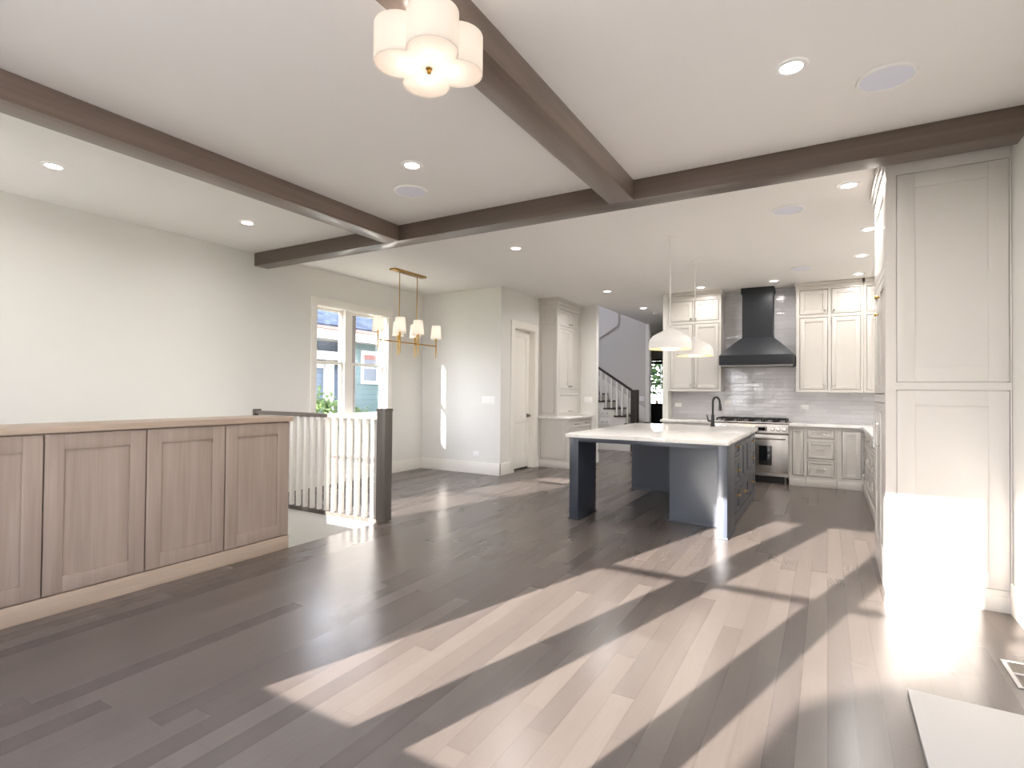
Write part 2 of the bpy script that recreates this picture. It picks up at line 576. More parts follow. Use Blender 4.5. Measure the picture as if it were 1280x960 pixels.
def struct(name, mb, mat, parent=None, org=(0, 0, 0)):
    o = mb.build(name, mat, parent, None if parent is not None else org)
    if parent is None:
        o['kind'] = 'structure'
    return o


def copy_tree(o, parent=None):
    c = o.copy()
    COL.objects.link(c)
    if parent is not None:
        c.parent = parent
    for ch in list(o.children):
        copy_tree(ch, c)
    return c


def dup(o, loc, label, group=None):
    c = copy_tree(o)
    c.location = loc
    c['label'] = label
    if group: c['group'] = group
    return c


# oriented faces: u runs along the face, d points out of the face
def obox(mb, orient, face, u0, u1, d0, d1, z0, z1, bevel=0.0):
    if orient == '-Y': mb.box(u0, u1, face - d1, face - d0, z0, z1, bevel)
    elif orient == '+X': mb.box(face + d0, face + d1, u0, u1, z0, z1, bevel)
    elif orient == '-X': mb.box(face - d1, face - d0, u0, u1, z0, z1, bevel)
    elif orient == '+Y': mb.box(u0, u1, face + d0, face + d1, z0, z1, bevel)


def opt(orient, face, u, d, z):
    return {'-Y': (u, face - d, z), '+X': (face + d, u, z), '-X': (face - d, u, z), '+Y': (u, face + d, z)}[orient]


def face_frame(mb, orient, face, u0, u1, z0, z1, openings, t=.02):
    """flat frame with rectangular openings"""
    us = sorted({u0, u1, *[o[0] for o in openings], *[o[1] for o in openings]})
    zs = sorted({z0, z1, *[o[2] for o in openings], *[o[3] for o in openings]})
    for a, b in zip(us, us[1:]):
        run = None
        for c, d in zip(zs, zs[1:]):
            um, zm = (a + b) / 2, (c + d) / 2
            solid = not any(o[0] < um < o[1] and o[2] < zm < o[3] for o in openings)
            if solid:
                run = [c, d] if run is None else [run[0], d]
            if (not solid or d == zs[-1]) and run is not None:
                obox(mb, orient, face, a, b, -t, 0, run[0], run[1])
                run = None


def shaker(orient, face, u0, u1, z0, z1, mat, parent, name='door', stile=.065, gap=.007, depth=.009, t=.02, pd=0.0):
    """framed door or drawer front sitting in its opening"""
    u0 += gap; u1 -= gap; z0 += gap; z1 -= gap
    mb = MB()
    st = min(stile, (u1 - u0) * .3, (z1 - z0) * .3)
    obox(mb, orient, face, u0, u0 + st, pd - t, pd, z0, z1, .0015)
    obox(mb, orient, face, u1 - st, u1, pd - t, pd, z0, z1, .0015)
    obox(mb, orient, face, u0 + st, u1 - st, pd - t, pd, z0, z0 + st, .0015)
    obox(mb, orient, face, u0 + st, u1 - st, pd - t, pd, z1 - st, z1, .0015)
    obox(mb, orient, face, u0 + st - .002, u1 - st + .002, pd - t, pd - depth, z0 + st - .002, z1 - st + .002)
    return mb.build(name, mat, parent)


def knob(orient, face, u, z, parent, mat='nickel', r=.014, L=.026):
    mb = MB()
    mb.tube([opt(orient, face, u, 0, z), opt(orient, face, u, L * .45, z), opt(orient, face, u, L * .6, z), opt(orient, face, u, L, z)], [r * .5, r * .45, r, r * .9], 14)
    return mb.build('knob', M[mat], parent)


def pull(orient, face, u, z, parent, mat='nickel', L=.13, vertical=False, out=.032, r=.006):
    mb = MB()
    h = L / 2
    P = (lambda a, d: opt(orient, face, u, d, z + a)) if vertical else (lambda a, d: opt(orient, face, u + a, d, z))
    mb.tube([P(-h, out), P(h, out)], r, 10)
    for s in (-.8, .8):
        mb.tube([P(s * h, 0), P(s * h, out)], r * .8, 8)
    return mb.build('handle', M[mat], parent)


# ================================================================ THE ROOM
CZ = 3.05
XL, XR = -6.17, 1.0
YD, YK = 7.45, 9.69
YR = -.65

mb = MB()
mb.box(-3.99, 1.06, YR, 21, -.30, 0)
mb.box(-4.39, -3.99, YR, 3.06, -.30, 0)
mb.box(XL - .1, -3.99, 4.25, 9.9, -.30, 0)
mb.box(-9, -3.99, 9.9, 21, -.30, 0)
mb.box(XL, -3.99, 4.215, 4.25, -.045, 0)      # nosing of the stair opening
struct('floor', mb, M['floor'])

mb = MB()
mb.box(-6.4, 1.25, -.9, 9.95, CZ, CZ + .2)
mb.box(-3.86, 1.25, 9.95, 13.15, CZ, CZ + .2)
mb.box(-9, 1.25, 13.2, 21, CZ, CZ + .2); mb.box(-3.86, 1.25, 13.15, 13.2, CZ, CZ + .2)
struct('ceiling', mb, M['ceil'])

# left wall with the dining window opening
WY0, WY1, WZ0, WZ1 = 5.15, 6.565, .95, 2.555
mb = MB()
T = .15
mb.box(XL - T, XL, .1, WY0, -2.8, CZ)
mb.box(XL - T, XL, WY1, YD, -.3, CZ)
mb.box(XL - T, XL, WY0, WY1, -.3, WZ0)
mb.box(XL - T, XL, WY0, WY1, WZ1, CZ)
struct('wall_left', mb, M['wall'])
mb = MB().box(XL - T, -4.55, YD, YD + .12, -.1, CZ)
struct('wall_dining', mb, M['wall'])
# closet wall with its door opening, facing the dining area
DY0, DY1, DZ = 7.87, 8.60, 2.44
mb = MB()
mb.box(-4.67, -4.55, YD + .12, DY0, -.1, CZ)
mb.box(-4.67, -4.55, DY1, 9.97, -.1, CZ)
mb.box(-4.67, -4.55, DY0, DY1, DZ, CZ)
struct('wall_closet', mb, M['wall'])
mb = MB().box(-5.9, -4.67, 7.6, 9.0, 0, .01)
mb = MB()
mb.box(-5.6, -5.5, YD + .12, 9.9, 0, CZ); mb.box(-5.5, -4.67, 9.8, 9.9, 0, CZ)
struct('wall_closet_inside', mb, M['wall'])
mb = MB().box(-4.55, -3.86, 9.85, 9.97, 0, CZ)
struct('wall_stub', mb, M['wall'])
# kitchen walls
mb = MB().box(-2.455, XR + .15, YK, YK + .15, 0, CZ)
struct('wall_kitchen', mb, M['wall'])
mb = MB().box(-2.455, -2.366, 9.375, YK, 0, CZ)
mb.box(-2.455, -2.366, YK + .15, 18.4, 0, CZ)
struct('wall_partition', mb, M['wall'])
# right wall with an unseen window added near the camera for more daylight
RY0, RY1 = -.45, .0
mb = MB()
mb.box(XR, XR + .15, RY1, YK, 0, CZ)
mb.box(XR, XR + .15, YR, RY0, 0, CZ)
mb.box(XR, XR + .15, RY0, RY1, 0, .35)
mb.box(XR, XR + .15, RY0, RY1, 2.555, CZ)
struct('wall_right', mb, M['wall'])

# rear wall (behind the camera) with a row of sash windows
SLO, SHI = .76, 2.575
wins = [(-2.935, -2.283), (-2.10, -1.45), (-1.304, -.643), (-.552, .06)]
mb = MB()
edges = [-4.39] + [v for p in wins for v in p] + [XR + .15]
for a, b in zip(edges[0::2], edges[1::2]):
    mb.box(a, b, YR - .2, YR, 0, CZ)
for a, b in wins:
    mb.box(a, b, YR - .2, YR, 0, SLO)
    mb.box(a, b, YR - .2, YR, SHI, CZ)
mb.box(-4.45, -4.39, YR, .1, 0, CZ)
struct('wall_rear', mb, M['wall'])
STW = (-6.125, -5.27)
mb = MB()
mb.box(XL, STW[0], -.1, .1, -2.8, CZ); mb.box(STW[1], -4.39, -.1, .1, -2.8, CZ)
mb.box(STW[0], STW[1], -.1, .1, -2.8, 1.3); mb.box(STW[0], STW[1], -.1, .1, 2.9, CZ)
struct('wall_stair_rear', mb, M['wall'])
# the well of the stair going down
mb = MB()
mb.box(XL, -3.99, 4.25, 4.31, -2.8, -.30)
mb.box(XL, -3.99, 4.235, 4.249, -2.8, -.046)
mb.box(-4.005, -3.992, 3.06, 4.235, -2.8, -.03)
mb.box(-4.405, -4.391, .1, 3.06, -2.8, -.03)
mb.box(-4.39, -4.0, 3.045, 3.059, -2.8, -.03)
struct('wall_stairwell', mb, M['trim'])
mb = MB().box(XL, -4.0, .1, 4.24, -2.82, -2.8)
struct('floor_lower', mb, M['floor'])
mb = MB().box(-4.39, -4.30, YR + .005, 3.05, 0, 1.07)
struct('wall_half', mb, M['wall'])


def sash_window(name, orient, face, u0, u1, z0, z1, twin=None, fr=.035, mtg=None, depth=.09, wt=.19):
    """double hung window in its opening: frame, two sashes, two panes"""
    root = bpy.data.objects.new(name, None); COL.objects.link(root)
    root.location = opt(orient, face, (u0 + u1) / 2, 0, z0)
    root['kind'] = 'structure'
    spans = [(u0, u1)] if not twin else [(u0, twin[0]), (twin[1], u1)]
    mb = MB()
    obox(mb, orient, face, u0, u0 + .012, -wt, -.002, z0, z1); obox(mb, orient, face, u1 - .012, u1, -wt, -.002, z0, z1)
    obox(mb, orient, face, u0, u1, -wt, -.002, z1 - .012, z1); obox(mb, orient, face, u0, u1, -wt, -.0, z0, z0 + .02)
    if twin:
        obox(mb, orient, face, twin[0], twin[1], -wt, -.07, z0, z1)
    mb.build('window_frame', M['trim'], root)
    mid = mtg if mtg else (z0 + z1) / 2
    for a, b in spans:
        a += .012; b -= .012
        for lo, hi, d in ((z0 + .02, mid + fr * .5, -depth), (mid - fr * .5, z1 - .012, -depth - .03)):
            mb = MB()
            obox(mb, orient, face, a, a + fr, d - .028, d, lo, hi); obox(mb, orient, face, b - fr, b, d - .028, d, lo, hi)
            obox(mb, orient, face, a + fr, b - fr, d - .028, d, lo, lo + fr); obox(mb, orient, face, a + fr, b - fr, d - .028, d, hi - fr, hi)
            s = mb.build('sash', M['trim'], root)
            g = MB(); obox(g, orient, face, a + fr, b - fr, d - .017, d - .013, lo + fr, hi - fr)
            g.build('pane', M['glass'], s)
    return root


wd = sash_window('window_1', '+X', XL, WY0, WY1, WZ0, WZ1, twin=(5.735, 5.875), fr=.04, depth=.09, wt=.148)
mb = MB()
mb.box(XL, XL + .02, WY0 - .095, WY0, WZ0, WZ1, .003)
mb.box(XL, XL + .02, WY1, WY1 + .095, WZ0, WZ1, .003)
mb.box(XL, XL + .021, WY0 - .095, WY1 + .095, WZ1, WZ1 + .096, .003)
mb.box(XL, XL + .02, WY0 - .095, WY1 + .095, WZ0 - .12, WZ0 - .026, .003)
mb.box(XL - .02, XL + .035, WY0 - .11, WY1 + .11, WZ0 - .025, WZ0, .004)
struct('trim_window', mb, M['trim'])
mb = MB().box(XL - .175, XL - .152, 5.71, 6.03, WZ0 - .1, WZ1 + .1, .003); struct('trim_sun_block', mb, M['outtrim'])  # outer board added to block one sun strip on the dining wall
for i, (a, b) in enumerate(wins):
    sash_window('window_%d' % (i + 2), '+Y', YR, a - .001, b + .001, SLO, SHI, fr=.03, mtg=1.69, depth=.06)
sash_window('window_6', '+Y', .1, STW[0], STW[1], 1.3, 2.9, fr=.03, depth=.06)
sash_window('window_7', '-X', XR, RY0, RY1, .35, 2.555, fr=.03, depth=.06)

# baseboards
BH = .19
mb = MB().box(XL, XL + .016, 4.32, YD, 0, BH, .003); struct('baseboard_left', mb, M['trim'])
mb = MB().box(XL + .016, -4.534, YD - .016, YD, 0, BH, .003); struct('baseboard_dining', mb, M['trim'])
mb = MB().box(-4.55, -4.534, YD - .016, DY0 - .11, 0, BH, .003); mb.box(-4.55, -4.534, 8.71, 8.76, 0, BH); struct('baseboard_closet', mb, M['trim'])
mb = MB().box(XR - .016, XR, YR, 4.5, 0, BH, .003); struct('baseboard_right', mb, M['trim'])
mb = MB().box(-3.95, -3.86, 9.834, 9.85, 0, BH, .003); mb.box(-3.86, -3.844, 9.834, 9.97, 0, BH); struct('baseboard_stub', mb, M['trim'])
# closet door and its casing
mb = MB()
mb.box(-4.55, -4.53, DY0 - .11, DY0, 0, DZ, .003)
mb.box(-4.55, -4.53, DY1, DY1 + .11, 0, DZ, .003)
mb.box(-4.55, -4.529, DY0 - .11, DY1 + .11, DZ, DZ + .112, .003)
mb.box(-4.67, -4.55, DY0 - .001, DY0 + .012, 0, DZ); mb.box(-4.67, -4.55, DY1 - .012, DY1 + .001, 0, DZ)
mb.box(-4.67, -4.55, DY0, DY1, DZ - .012, DZ + .001)
struct('trim_closet_door', mb, M['trim'])
mb = MB()
fx = -4.645
a, b = DY0 + .015, DY1 - .015
st = .115
mb.box(fx - .035, fx, a, a + st, .025, DZ - .015, .002); mb.box(fx - .035, fx, b - st, b, .025, DZ - .015, .002)
for z0, z1 in ((.025, .26), (.82, .97), (DZ - .135, DZ - .015)):
    mb.box(fx - .035, fx, a + st, b - st, z0, z1, .002)
mb.box(fx - .03, fx - .012, a + st - .002, b - st + .002, .2, DZ - .1)
d1 = struct('door_1', mb, M['trim'], org=(fx, (a + b) / 2, 0))
mb = MB().box(fx, fx + .008, b - .095, b - .035, .90, .96, .002)
mb.tube([(fx + .006, b - .065, .93), (fx + .03, b - .065, .93), (fx + .034, b - .065, .93), (fx + .058, b - .065, .93)], [.010, .010, .026, .024], 16)
mb.build('door_knob', M['darksteel'], d1)

# hearth stone
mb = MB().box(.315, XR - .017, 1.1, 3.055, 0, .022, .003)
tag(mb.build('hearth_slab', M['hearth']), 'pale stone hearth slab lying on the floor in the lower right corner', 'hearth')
# ceiling beams
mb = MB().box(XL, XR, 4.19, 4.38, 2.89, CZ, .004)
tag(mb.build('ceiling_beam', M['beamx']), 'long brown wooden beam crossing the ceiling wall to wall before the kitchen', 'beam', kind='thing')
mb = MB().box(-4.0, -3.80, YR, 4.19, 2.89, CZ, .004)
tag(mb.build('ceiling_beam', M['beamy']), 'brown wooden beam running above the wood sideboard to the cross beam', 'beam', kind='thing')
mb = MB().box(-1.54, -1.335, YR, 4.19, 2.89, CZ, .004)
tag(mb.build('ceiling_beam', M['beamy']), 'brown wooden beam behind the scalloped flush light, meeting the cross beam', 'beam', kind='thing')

# ================================================================ WOOD SIDEBOARD ALONG THE STAIR
XF = -3.99
root = thing('sideboard', 'long limed oak built-in cabinet with framed doors along the stair opening', 'cabinet', (XF, 1.2, 0))
mb = MB()
mb.box(-4.29, XF - .022, YR + .01, 3.043, .115, 1.08); mb.box(-4.29, XF, 3.043, 3.063, .115, 1.08, .002)
mb.build('carcass', M['oak'], root)
mb = MB().box(-4.29, XF + .004, YR + .01, 3.068, 0, .112, .003); mb.build('plinth', M['oaky'], root)
yy = 3.050
for i in range(6):
    shaker('+X', XF, yy - .556, yy, .116, 1.078, M['oak'], root, stile=.095, gap=.004, depth=.011, t=.021)
    yy -= .5575
mb = MB().box(-4.388, XF + .022, YR + .02, 3.085, 1.084, 1.125, .004)
tag(mb.build('cabinet_top', M['oaky']), 'light oak top board lying on the long wooden cabinet', 'worktop')

# railing at the stair opening
root = thing('stair_railing', 'grey wood stair railing with square white balusters at the dining area', 'railing', (-5.1, 4.25, 0))
NX0, NX1 = -4.075, -3.962
mb = MB().box(NX0, NX1, 4.193, 4.307, 0, 1.15, .003)
mb.box(NX0 - .004, NX1 + .004, 4.189, 4.311, 1.135, 1.165, .004)
mb.build('newel_post', M['greywood'], root)
mb = MB().box(XL, XL + .03, 4.20, 4.30, .0, 1.11, .003); mb.build('half_newel', M['greywood'], root)
mb = MB().box(XL + .03, NX0, 4.215, 4.285, 1.045, 1.09, .006); mb.build('handrail', M['greywoodx'], root)
b0 = None
for i in range(17):
    x = -4.172 - .1185 * i
    if b0 is None:
        b0 = MB().box(x - .021, x + .021, 4.229, 4.271, .0, 1.046, .002).build('baluster', M['whitepaint'], root)
    else:
        c = b0.copy(); c.parent = root; c.location = (-.1185 * i, 0, 0); COL.objects.link(c)
# the flight going down
root = thing('lower_staircase', 'short flight of wood steps going down beside the oak cabinet', 'staircase', (-4.5, 3.65, -1.4))
for i in range(4):
    x1 = -4.01 - .25 * i
    MB().box(x1 - .28, x1, 3.07, 4.23, -.18 * (i + 1) - .03, -.18 * (i + 1), .003).build('tread', M['floor'], root)
    MB().box(x1 - .02, x1, 3.07, 4.23, -.18 * (i + 2), -.18 * (i + 1) - .031).build('riser', M['trim'], root)
MB().box(XL + .01, -5.06, 3.07, 4.23, -.93, -.90).build('landing', M['floor'], root)

# ================================================================ KITCHEN
def carcass(mb, orient, face, u0, u1, z0, z1, depth):
    obox(mb, orient, face, u0, u1, -depth, -.05, z0, z1)


def cabinet(name, label, orient, face, u0, u1, z0, z1, depth, openings, mat='cab', group=None, handle='nickel', toe=0.0, crown=0.0, stile=.06):
    """openings: (u0,u1,z0,z1,kind,handle spec) with kind door/drawer"""
    c = opt(orient, face, (u0 + u1) / 2, -depth / 2, 0 if toe else z0)
    root = thing(name, label, 'cabinet', c, group)
    mb = MB(); carcass(mb, orient, face, u0, u1, z0, z1, depth); mb.build('body', M[mat], root)
    mb = MB(); face_frame(mb, orient, face, u0, u1, z0, z1, openings, t=.05); mb.build('face_frame', M[mat], root)
    if toe:
        mb = MB(); obox(mb, orient, face, u0, u1, -depth, .012, 0, toe, .003); mb.build('plinth', M[mat], root)
    if crown:
        mb = MB(); obox(mb, orient, face, u0, u1, -depth, .0, z1, z1 + crown); obox(mb, orient, face, u0 - .025, u1 + .025, -depth, .035, z1 + crown - .045, z1 + crown, .006)
        obox(mb, orient, face, u0 - .012, u1 + .012, -depth, .016, z1 + crown - .085, z1 + crown - .045, .005)
        mb.build('crown', M[mat], root)
    for o in openings:
        d = shaker(orient, face, o[0], o[1], o[2], o[3], M[mat], root, name=o[4], stile=stile if o[4] != 'drawer' else .035)
        for h in o[5]:
            if h[0] == 'k': knob(orient, face, h[1], h[2], d, handle)
            elif h[0] == 'p': pull(orient, face, h[1], h[2], d, handle, L=h[3] if len(h) > 3 else .13)
            elif h[0] == 'v': pull(orient, face, h[1], h[2], d, handle, L=h[3], vertical=True)
    return root


# backsplash of glazed tile
mb = MB().box(-2.365, XR, YK - .012, YK, .915, CZ)
struct('wall_backsplash', mb, M['tile'])

# upper cabinets
YU = 9.36
cabinet('wall_cabinet', 'greige upper cabinet left of the black hood, behind the pendant lamps', '-Y', YU, -2.36, -1.505, 1.385, 2.925, YK - .013 - YU, [
    (-2.325, -1.955, 1.425, 2.515, 'door', [('k', -1.985, 1.49)]), (-1.935, -1.54, 1.425, 2.515, 'door', [('k', -1.905, 1.49)]),
    (-2.325, -1.955, 2.56, 2.905, 'door', [('k', -1.985, 2.60)]), (-1.935, -1.54, 2.56, 2.905, 'door', [('k', -1.905, 2.60)])], crown=.122)
cabinet('wall_cabinet', 'greige upper cabinet right of the black hood with four knobbed doors', '-Y', YU, -.415, .45, 1.385, 2.945, YK - .013 - YU, [
    (-.37, .005, 1.425, 2.515, 'door', [('k', -.035, 1.49)]), (.045, .42, 1.425, 2.515, 'door', [('k', .085, 1.49)]),
    (-.37, .005, 2.56, 2.935, 'door', [('k', -.035, 2.61)]), (.045, .42, 2.56, 2.935, 'door', [('k', .085, 2.61)])], crown=.102)
cabinet('wall_cabinet', 'greige corner upper cabinet mostly hidden by the tall pantry', '-Y', YU, .452, XR - .002, 1.385, 2.945, YK - .013 - YU, [
    (.49, .92, 1.425, 2.515, 'door', []), (.49, .92, 2.56, 2.935, 'door', [])], crown=.102)

# range hood
root = thing('range_hood', 'black chimney range hood above the stove on the tiled wall', 'range hood', (-.96, 9.4, 1.79))
hx0, hx1, hy = -1.49, -.43, 9.08
ch = (-1.19, -.745, 9.39)
yb = YK - .014
mb = MB()
prof = []
N = 8
rings = []
for i in range(N + 1):
    t = i / N
    s = t ** .85 if i else 0
    z = 1.955 + (2.25 - 1.955) * t
    k_ = 1 - (1 - t) ** .9
    rings.append((hx0 + (ch[0] - hx0) * k_, hx1 + (ch[1] - hx1) * k_, hy + (ch[2] - hy) * k_, z))
for A, B in zip(rings, rings[1:]):
    mb.hexa([(A[0], A[2], A[3]), (A[1], A[2], A[3]), (A[1], yb, A[3]), (A[0], yb, A[3]), (B[0], B[2], B[3]), (B[1], B[2], B[3]), (B[1], yb, B[3]), (B[0], yb, B[3])])
mb.build('canopy', M['black'], root)
MB().box(hx0, hx1, hy, yb, 1.80, 1.955, .003).build('band', M['black'], root)
mb = MB().box(hx0 + .02, hx1 - .02, hy + .02, yb, 1.785, 1.80); mb.build('filter_panel', M['darksteel'], root)
MB().box(ch[0], ch[1], ch[2], yb, 2.25, CZ - .002, .002).build('chimney', M['black'], root)
MB().box(ch[0] - .018, ch[1] + .018, ch[2] - .018, yb, 2.955, CZ - .001, .003).build('collar', M['black'], root)

# range
YF = 9.08
rx0, rx1 = -1.555, -.50
root = thing('range', 'stainless steel double oven range with black grates under the hood', 'stove', (-1.03, 9.35, 0))
MB().box(rx0, rx1, YF, YK - .014, .11, .905).build('body', M['steel'], root)
MB().box(rx0, rx1, YF - .035, YK - .014, .905, .925, .004).build('cooktop', M['steel'], root)
mb = MB().prism([(YF, .74), (YF - .045, .76), (YF - .03, .895), (YF, .905)], 'X', rx0, rx1, .003); mb.build('control_panel', M['steel'], root)
MB().box(rx0 + .03, rx1 - .03, YF + .05, YF + .08, 0, .11).build('kick_panel', M['matteblack'], root)
for x in (rx0 + .04, rx1 - .04):
    for y in (YF + .04, YK - .08):
        MB().cyl((x, y, 0), (x, y, .11), .02).build('foot', M['darksteel'], root)
for a, b, wa, wb in ((-1.545, -1.125, -1.46, -1.21), (-1.11, -.508, -.905, -.725)):
    mb = MB().box(a, b, YF - .03, YF - .001, .165, .735, .004); d = mb.build('oven_door', M['steel'], root)
    MB().box(wa, wb, YF - .033, YF - .029, .275, .57, .001).build('oven_window', M['ovenglass'], d)
    mb = MB(); mb.cyl((a + .03, YF - .085, .685), (b - .03, YF - .085, .685), .014); mb.cyl((a + .06, YF - .03, .685), (a + .06, YF - .085, .685), .009); mb.cyl((b - .06, YF - .03, .685), (b - .06, YF - .085, .685), .009)
    mb.build('handle', M['steel'], d)
for x in (-1.46, -1.36, -1.26, -1.16, -.715, -.635, -.555):
    mb = MB(); mb.tube([(x, YF - .035, .825), (x, YF - .05, .825), (x, YF - .052, .825), (x, YF - .085, .828)], [.030, .030, .024, .021], 18); mb.build('knob', M['steel'], root)
mb = MB().box(-.955, -.79, YF - .046, YF - .036, .79, .86, .002); d = mb.build('display', M['darksteel'], root)
MB().box(-.93, -.815, YF - .048, YF - .045, .805, .845).build('screen', M['ovenglass'], d)
for a, b in ((-1.53, -1.21), (-1.20, -.86), (-.85, -.53)):
    mb = MB()
    y0, y1, z = YF + .02, YK - .10, .955
    for x in (a, (a + b) / 2 - .009, b - .018): mb.box(x, x + .018, y0, y1, z, z + .018, .003)
    for y in (y0, (y0 + y1) / 2 - .15, (y0 + y1) / 2 + .12, y1 - .018): mb.box(a, b, y, y + .018, z, z + .018, .003)
    for x in (a, b - .018):
        for y in (y0, y1 - .018): mb.box(x, x + .018, y, y + .018, .925, z)
    for y in (y0 + .13, y1 - .13): mb.lathe([(.0, .925), (.055, .925), (.055, .935), (.04, .948), (.0, .95)], ((a + b) / 2, y, 0), 18)
    mb.build('grate', M['iron'], root)

# base cabinets on the back wall
cabinet('base_cabinet', 'narrow greige pull-out base cabinet beside the range', '-Y', YF, -.495, -.275, .10, .872, .59, [
    (-.455, -.30, .15, .835, 'door', [('p', -.378, .80, .09)])], toe=.10)
cabinet('base_cabinet', 'greige base cabinet with three drawers right of the range', '-Y', YF, -.273, .115, .10, .872, .59, [
    (-.258, .09, .705, .835, 'drawer', [('p', -.085, .775, .11)]), (-.258, .09, .41, .66, 'drawer', [('p', -.085, .55, .11)]), (-.258, .09, .15, .385, 'drawer', [('p', -.085, .27, .11)])], toe=.10)
cabinet('base_cabinet', 'greige corner base cabinet with a single plain door', '-Y', YF, .117, .445, .10, .872, .59, [
    (.175, .415, .15, .835, 'door', [])], toe=.10)
cabinet('base_cabinet', 'greige base cabinet left of the range, behind the island', '-Y', YF, -2.362, -1.56, .10, .872, .59, [
    (-2.33, -1.98, .15, .66, 'door', [('k', -2.02, .6)]), (-1.96, -1.60, .15, .66, 'door', [('k', -1.92, .6)]),
    (-2.33, -1.98, .705, .835, 'drawer', [('p', -2.16, .775, .11)]), (-1.96, -1.60, .705, .835, 'drawer', [('p', -1.78, .775, .11)])], toe=.10)
XRB = .445
ub = [(8.40, 9.02, 'greige base cabinet on the right wall, next to the back corner'), (7.66, 8.38, 'greige base cabinet on the right wall, second from the back corner'),
      (6.92, 7.64, 'greige base cabinet on the right wall, third from the back corner'), (5.47, 6.90, 'greige base cabinet on the right wall touching the tall pantry unit')]
for a, b, lab in ub:
    m = (a + b) / 2
    cabinet('base_cabinet', lab, '-X', XRB, a, b, .10, .872, .54, [
        (a + .03, b - .03, .705, .835, 'drawer', [('p', m, .775, .16)]), (a + .03, b - .03, .41, .66, 'drawer', [('p', m, .56, .16)]), (a + .03, b - .03, .15, .385, 'drawer', [('p', m, .28, .16)])], toe=.10, handle='steel')
mb = MB().prism([(-.498, YF - .035), (.415, YF - .035), (.415, 5.47), (XR - .002, 5.47), (XR - .002, YK - .013), (-.498, YK - .013)], 'Z', .875, .915, .003)
tag(mb.build('countertop', M['quartz']), 'white quartz counter running from the range around the right corner', 'worktop')
mb = MB().prism([(-2.41, YF - .035), (-1.557, YF - .035), (-1.557, YK - .013), (-2.364, YK - .013), (-2.364, 9.373), (-2.41, 9.373)], 'Z', .875, .915, .003)
tag(mb.build('countertop', M['quartz']), 'white quartz counter left of the range under the upper cabinet', 'worktop')

# tall pantry and oven wall
PX, PY = .343, 4.5
root = thing('pantry_cabinet', 'floor to beam greige pantry cabinet with two framed panels on the right', 'cabinet', (.67, 4.95, 0))
mb = MB().box(PX + .06, XR - .002, PY + .06, 5.465, 0, CZ - .002); mb.build('body', M['cab'], root)
fo = [(.405, .988, .135, 1.39), (.405, .988, 1.44, 2.857)]
mb = MB(); face_frame(mb, '-Y', PY, PX, XR - .002, 0, CZ - .002, fo, t=.06); mb.build('face_frame', M['cab'], root)
for o in fo:
    shaker('-Y', PY, o[0], o[1], o[2], o[3], M['cab'], root, name='end_panel', stile=.10, gap=.003, depth=.008)
MB().box(PX - .004, XR - .002, PY - .012, PY, 0, .10, .003).build('plinth', M['cab'], root)
so = [(4.58, 5.01, .16, 1.30), (5.03, 5.44, .16, 1.30), (4.58, 5.01, 1.36, 2.20), (5.03, 5.44, 1.36, 2.20), (4.58, 5.44, 2.26, 2.85)]
mb = MB(); face_frame(mb, '-X', PX, PY + .061, 5.465, .0, CZ - .002, so, t=.06); mb.box(PX - .03, PX, PY + .02, 5.49, 2.98, CZ - .002, .008); mb.box(PX - .015, PX, PY + .01, 5.48, 2.93, 2.98, .006); mb.build('side_frame', M['cab'], root)
for i, o in enumerate(so):
    d = shaker('-X', PX, o[0], o[1], o[2], o[3], M['cab'], root, stile=.065)
    if i < 4:
        u = o[1] - .035 if i % 2 == 0 else o[0] + .035
        if i < 2: pull('-X', PX, u, 1.05, d, 'steel', .2, vertical=True)
        else: knob('-X', PX, u, 2.1 if i == 2 else 1.98, d, 'brass', r=.016, L=.032)

# hutch by the closet door
HX, HY0, HY1 = -3.95, 8.77, 9.845
root = thing('base_cabinet', 'greige base cabinet with small drawers beside the closet door', 'cabinet', (-4.25, 9.3, 0))
MB().box(-4.548, HX - .021, HY0 + .021, HY1, .10, .872).build('body', M['cab'], root)
MB().box(-4.548, HX + .012, HY0 - .012, HY1, 0, .10, .003).build('plinth', M['cab'], root)
do = [(8.87, 9.29, .705, .835), (9.33, 9.80, .705, .835), (8.87, 9.29, .15, .66), (9.33, 9.80, .15, .66)]
mb = MB(); face_frame(mb, '+X', HX, HY0, HY1, .10, .872, do); mb.build('face_frame', M['cab'], root)
for i, o in enumerate(do):
    d = shaker('+X', HX, *o, M['cab'], root, name='drawer' if i < 2 else 'door', stile=.035 if i < 2 else .06)
    if i < 2: pull('+X', HX, (o[0] + o[1]) / 2, .775, d, 'darksteel', .10)
    else: knob('+X', HX, o[1] - .04 if i == 2 else o[0] + .04, .6, d, 'darksteel')
so = [(-4.50, -4.0, .15, .835)]
mb = MB(); face_frame(mb, '-Y', HY0, -4.548, HX - .021, .10, .872, so); mb.build('side_frame', M['cab'], root)
shaker('-Y', HY0, *so[0], M['cab'], root, name='end_panel', stile=.075)
mb = MB().box(-4.548, HX + .025, HY0 - .025, HY1, .875, .915, .003)
tag(mb.build('countertop', M['quartz']), 'white counter slab on the cabinet beside the closet door', 'worktop')
UX = -4.18
root = thing('hutch_cabinet', 'tall greige cupboard standing on the counter beside the closet door', 'cabinet', (-4.36, 9.3, .916))
MB().box(-4.548, UX - .021, HY0 + .021, HY1, .917, 2.90).build('body', M['cab'], root)
do = [(8.86, 9.32, 2.555, 2.86), (9.34, 9.80, 2.555, 2.86), (8.86, 9.32, 1.40, 2.505), (9.34, 9.80, 1.40, 2.505), (8.86, 9.80, .95, 1.36)]
mb = MB(); face_frame(mb, '+X', UX, HY0, HY1, .917, 2.90, do); mb.build('face_frame', M['cab'], root)
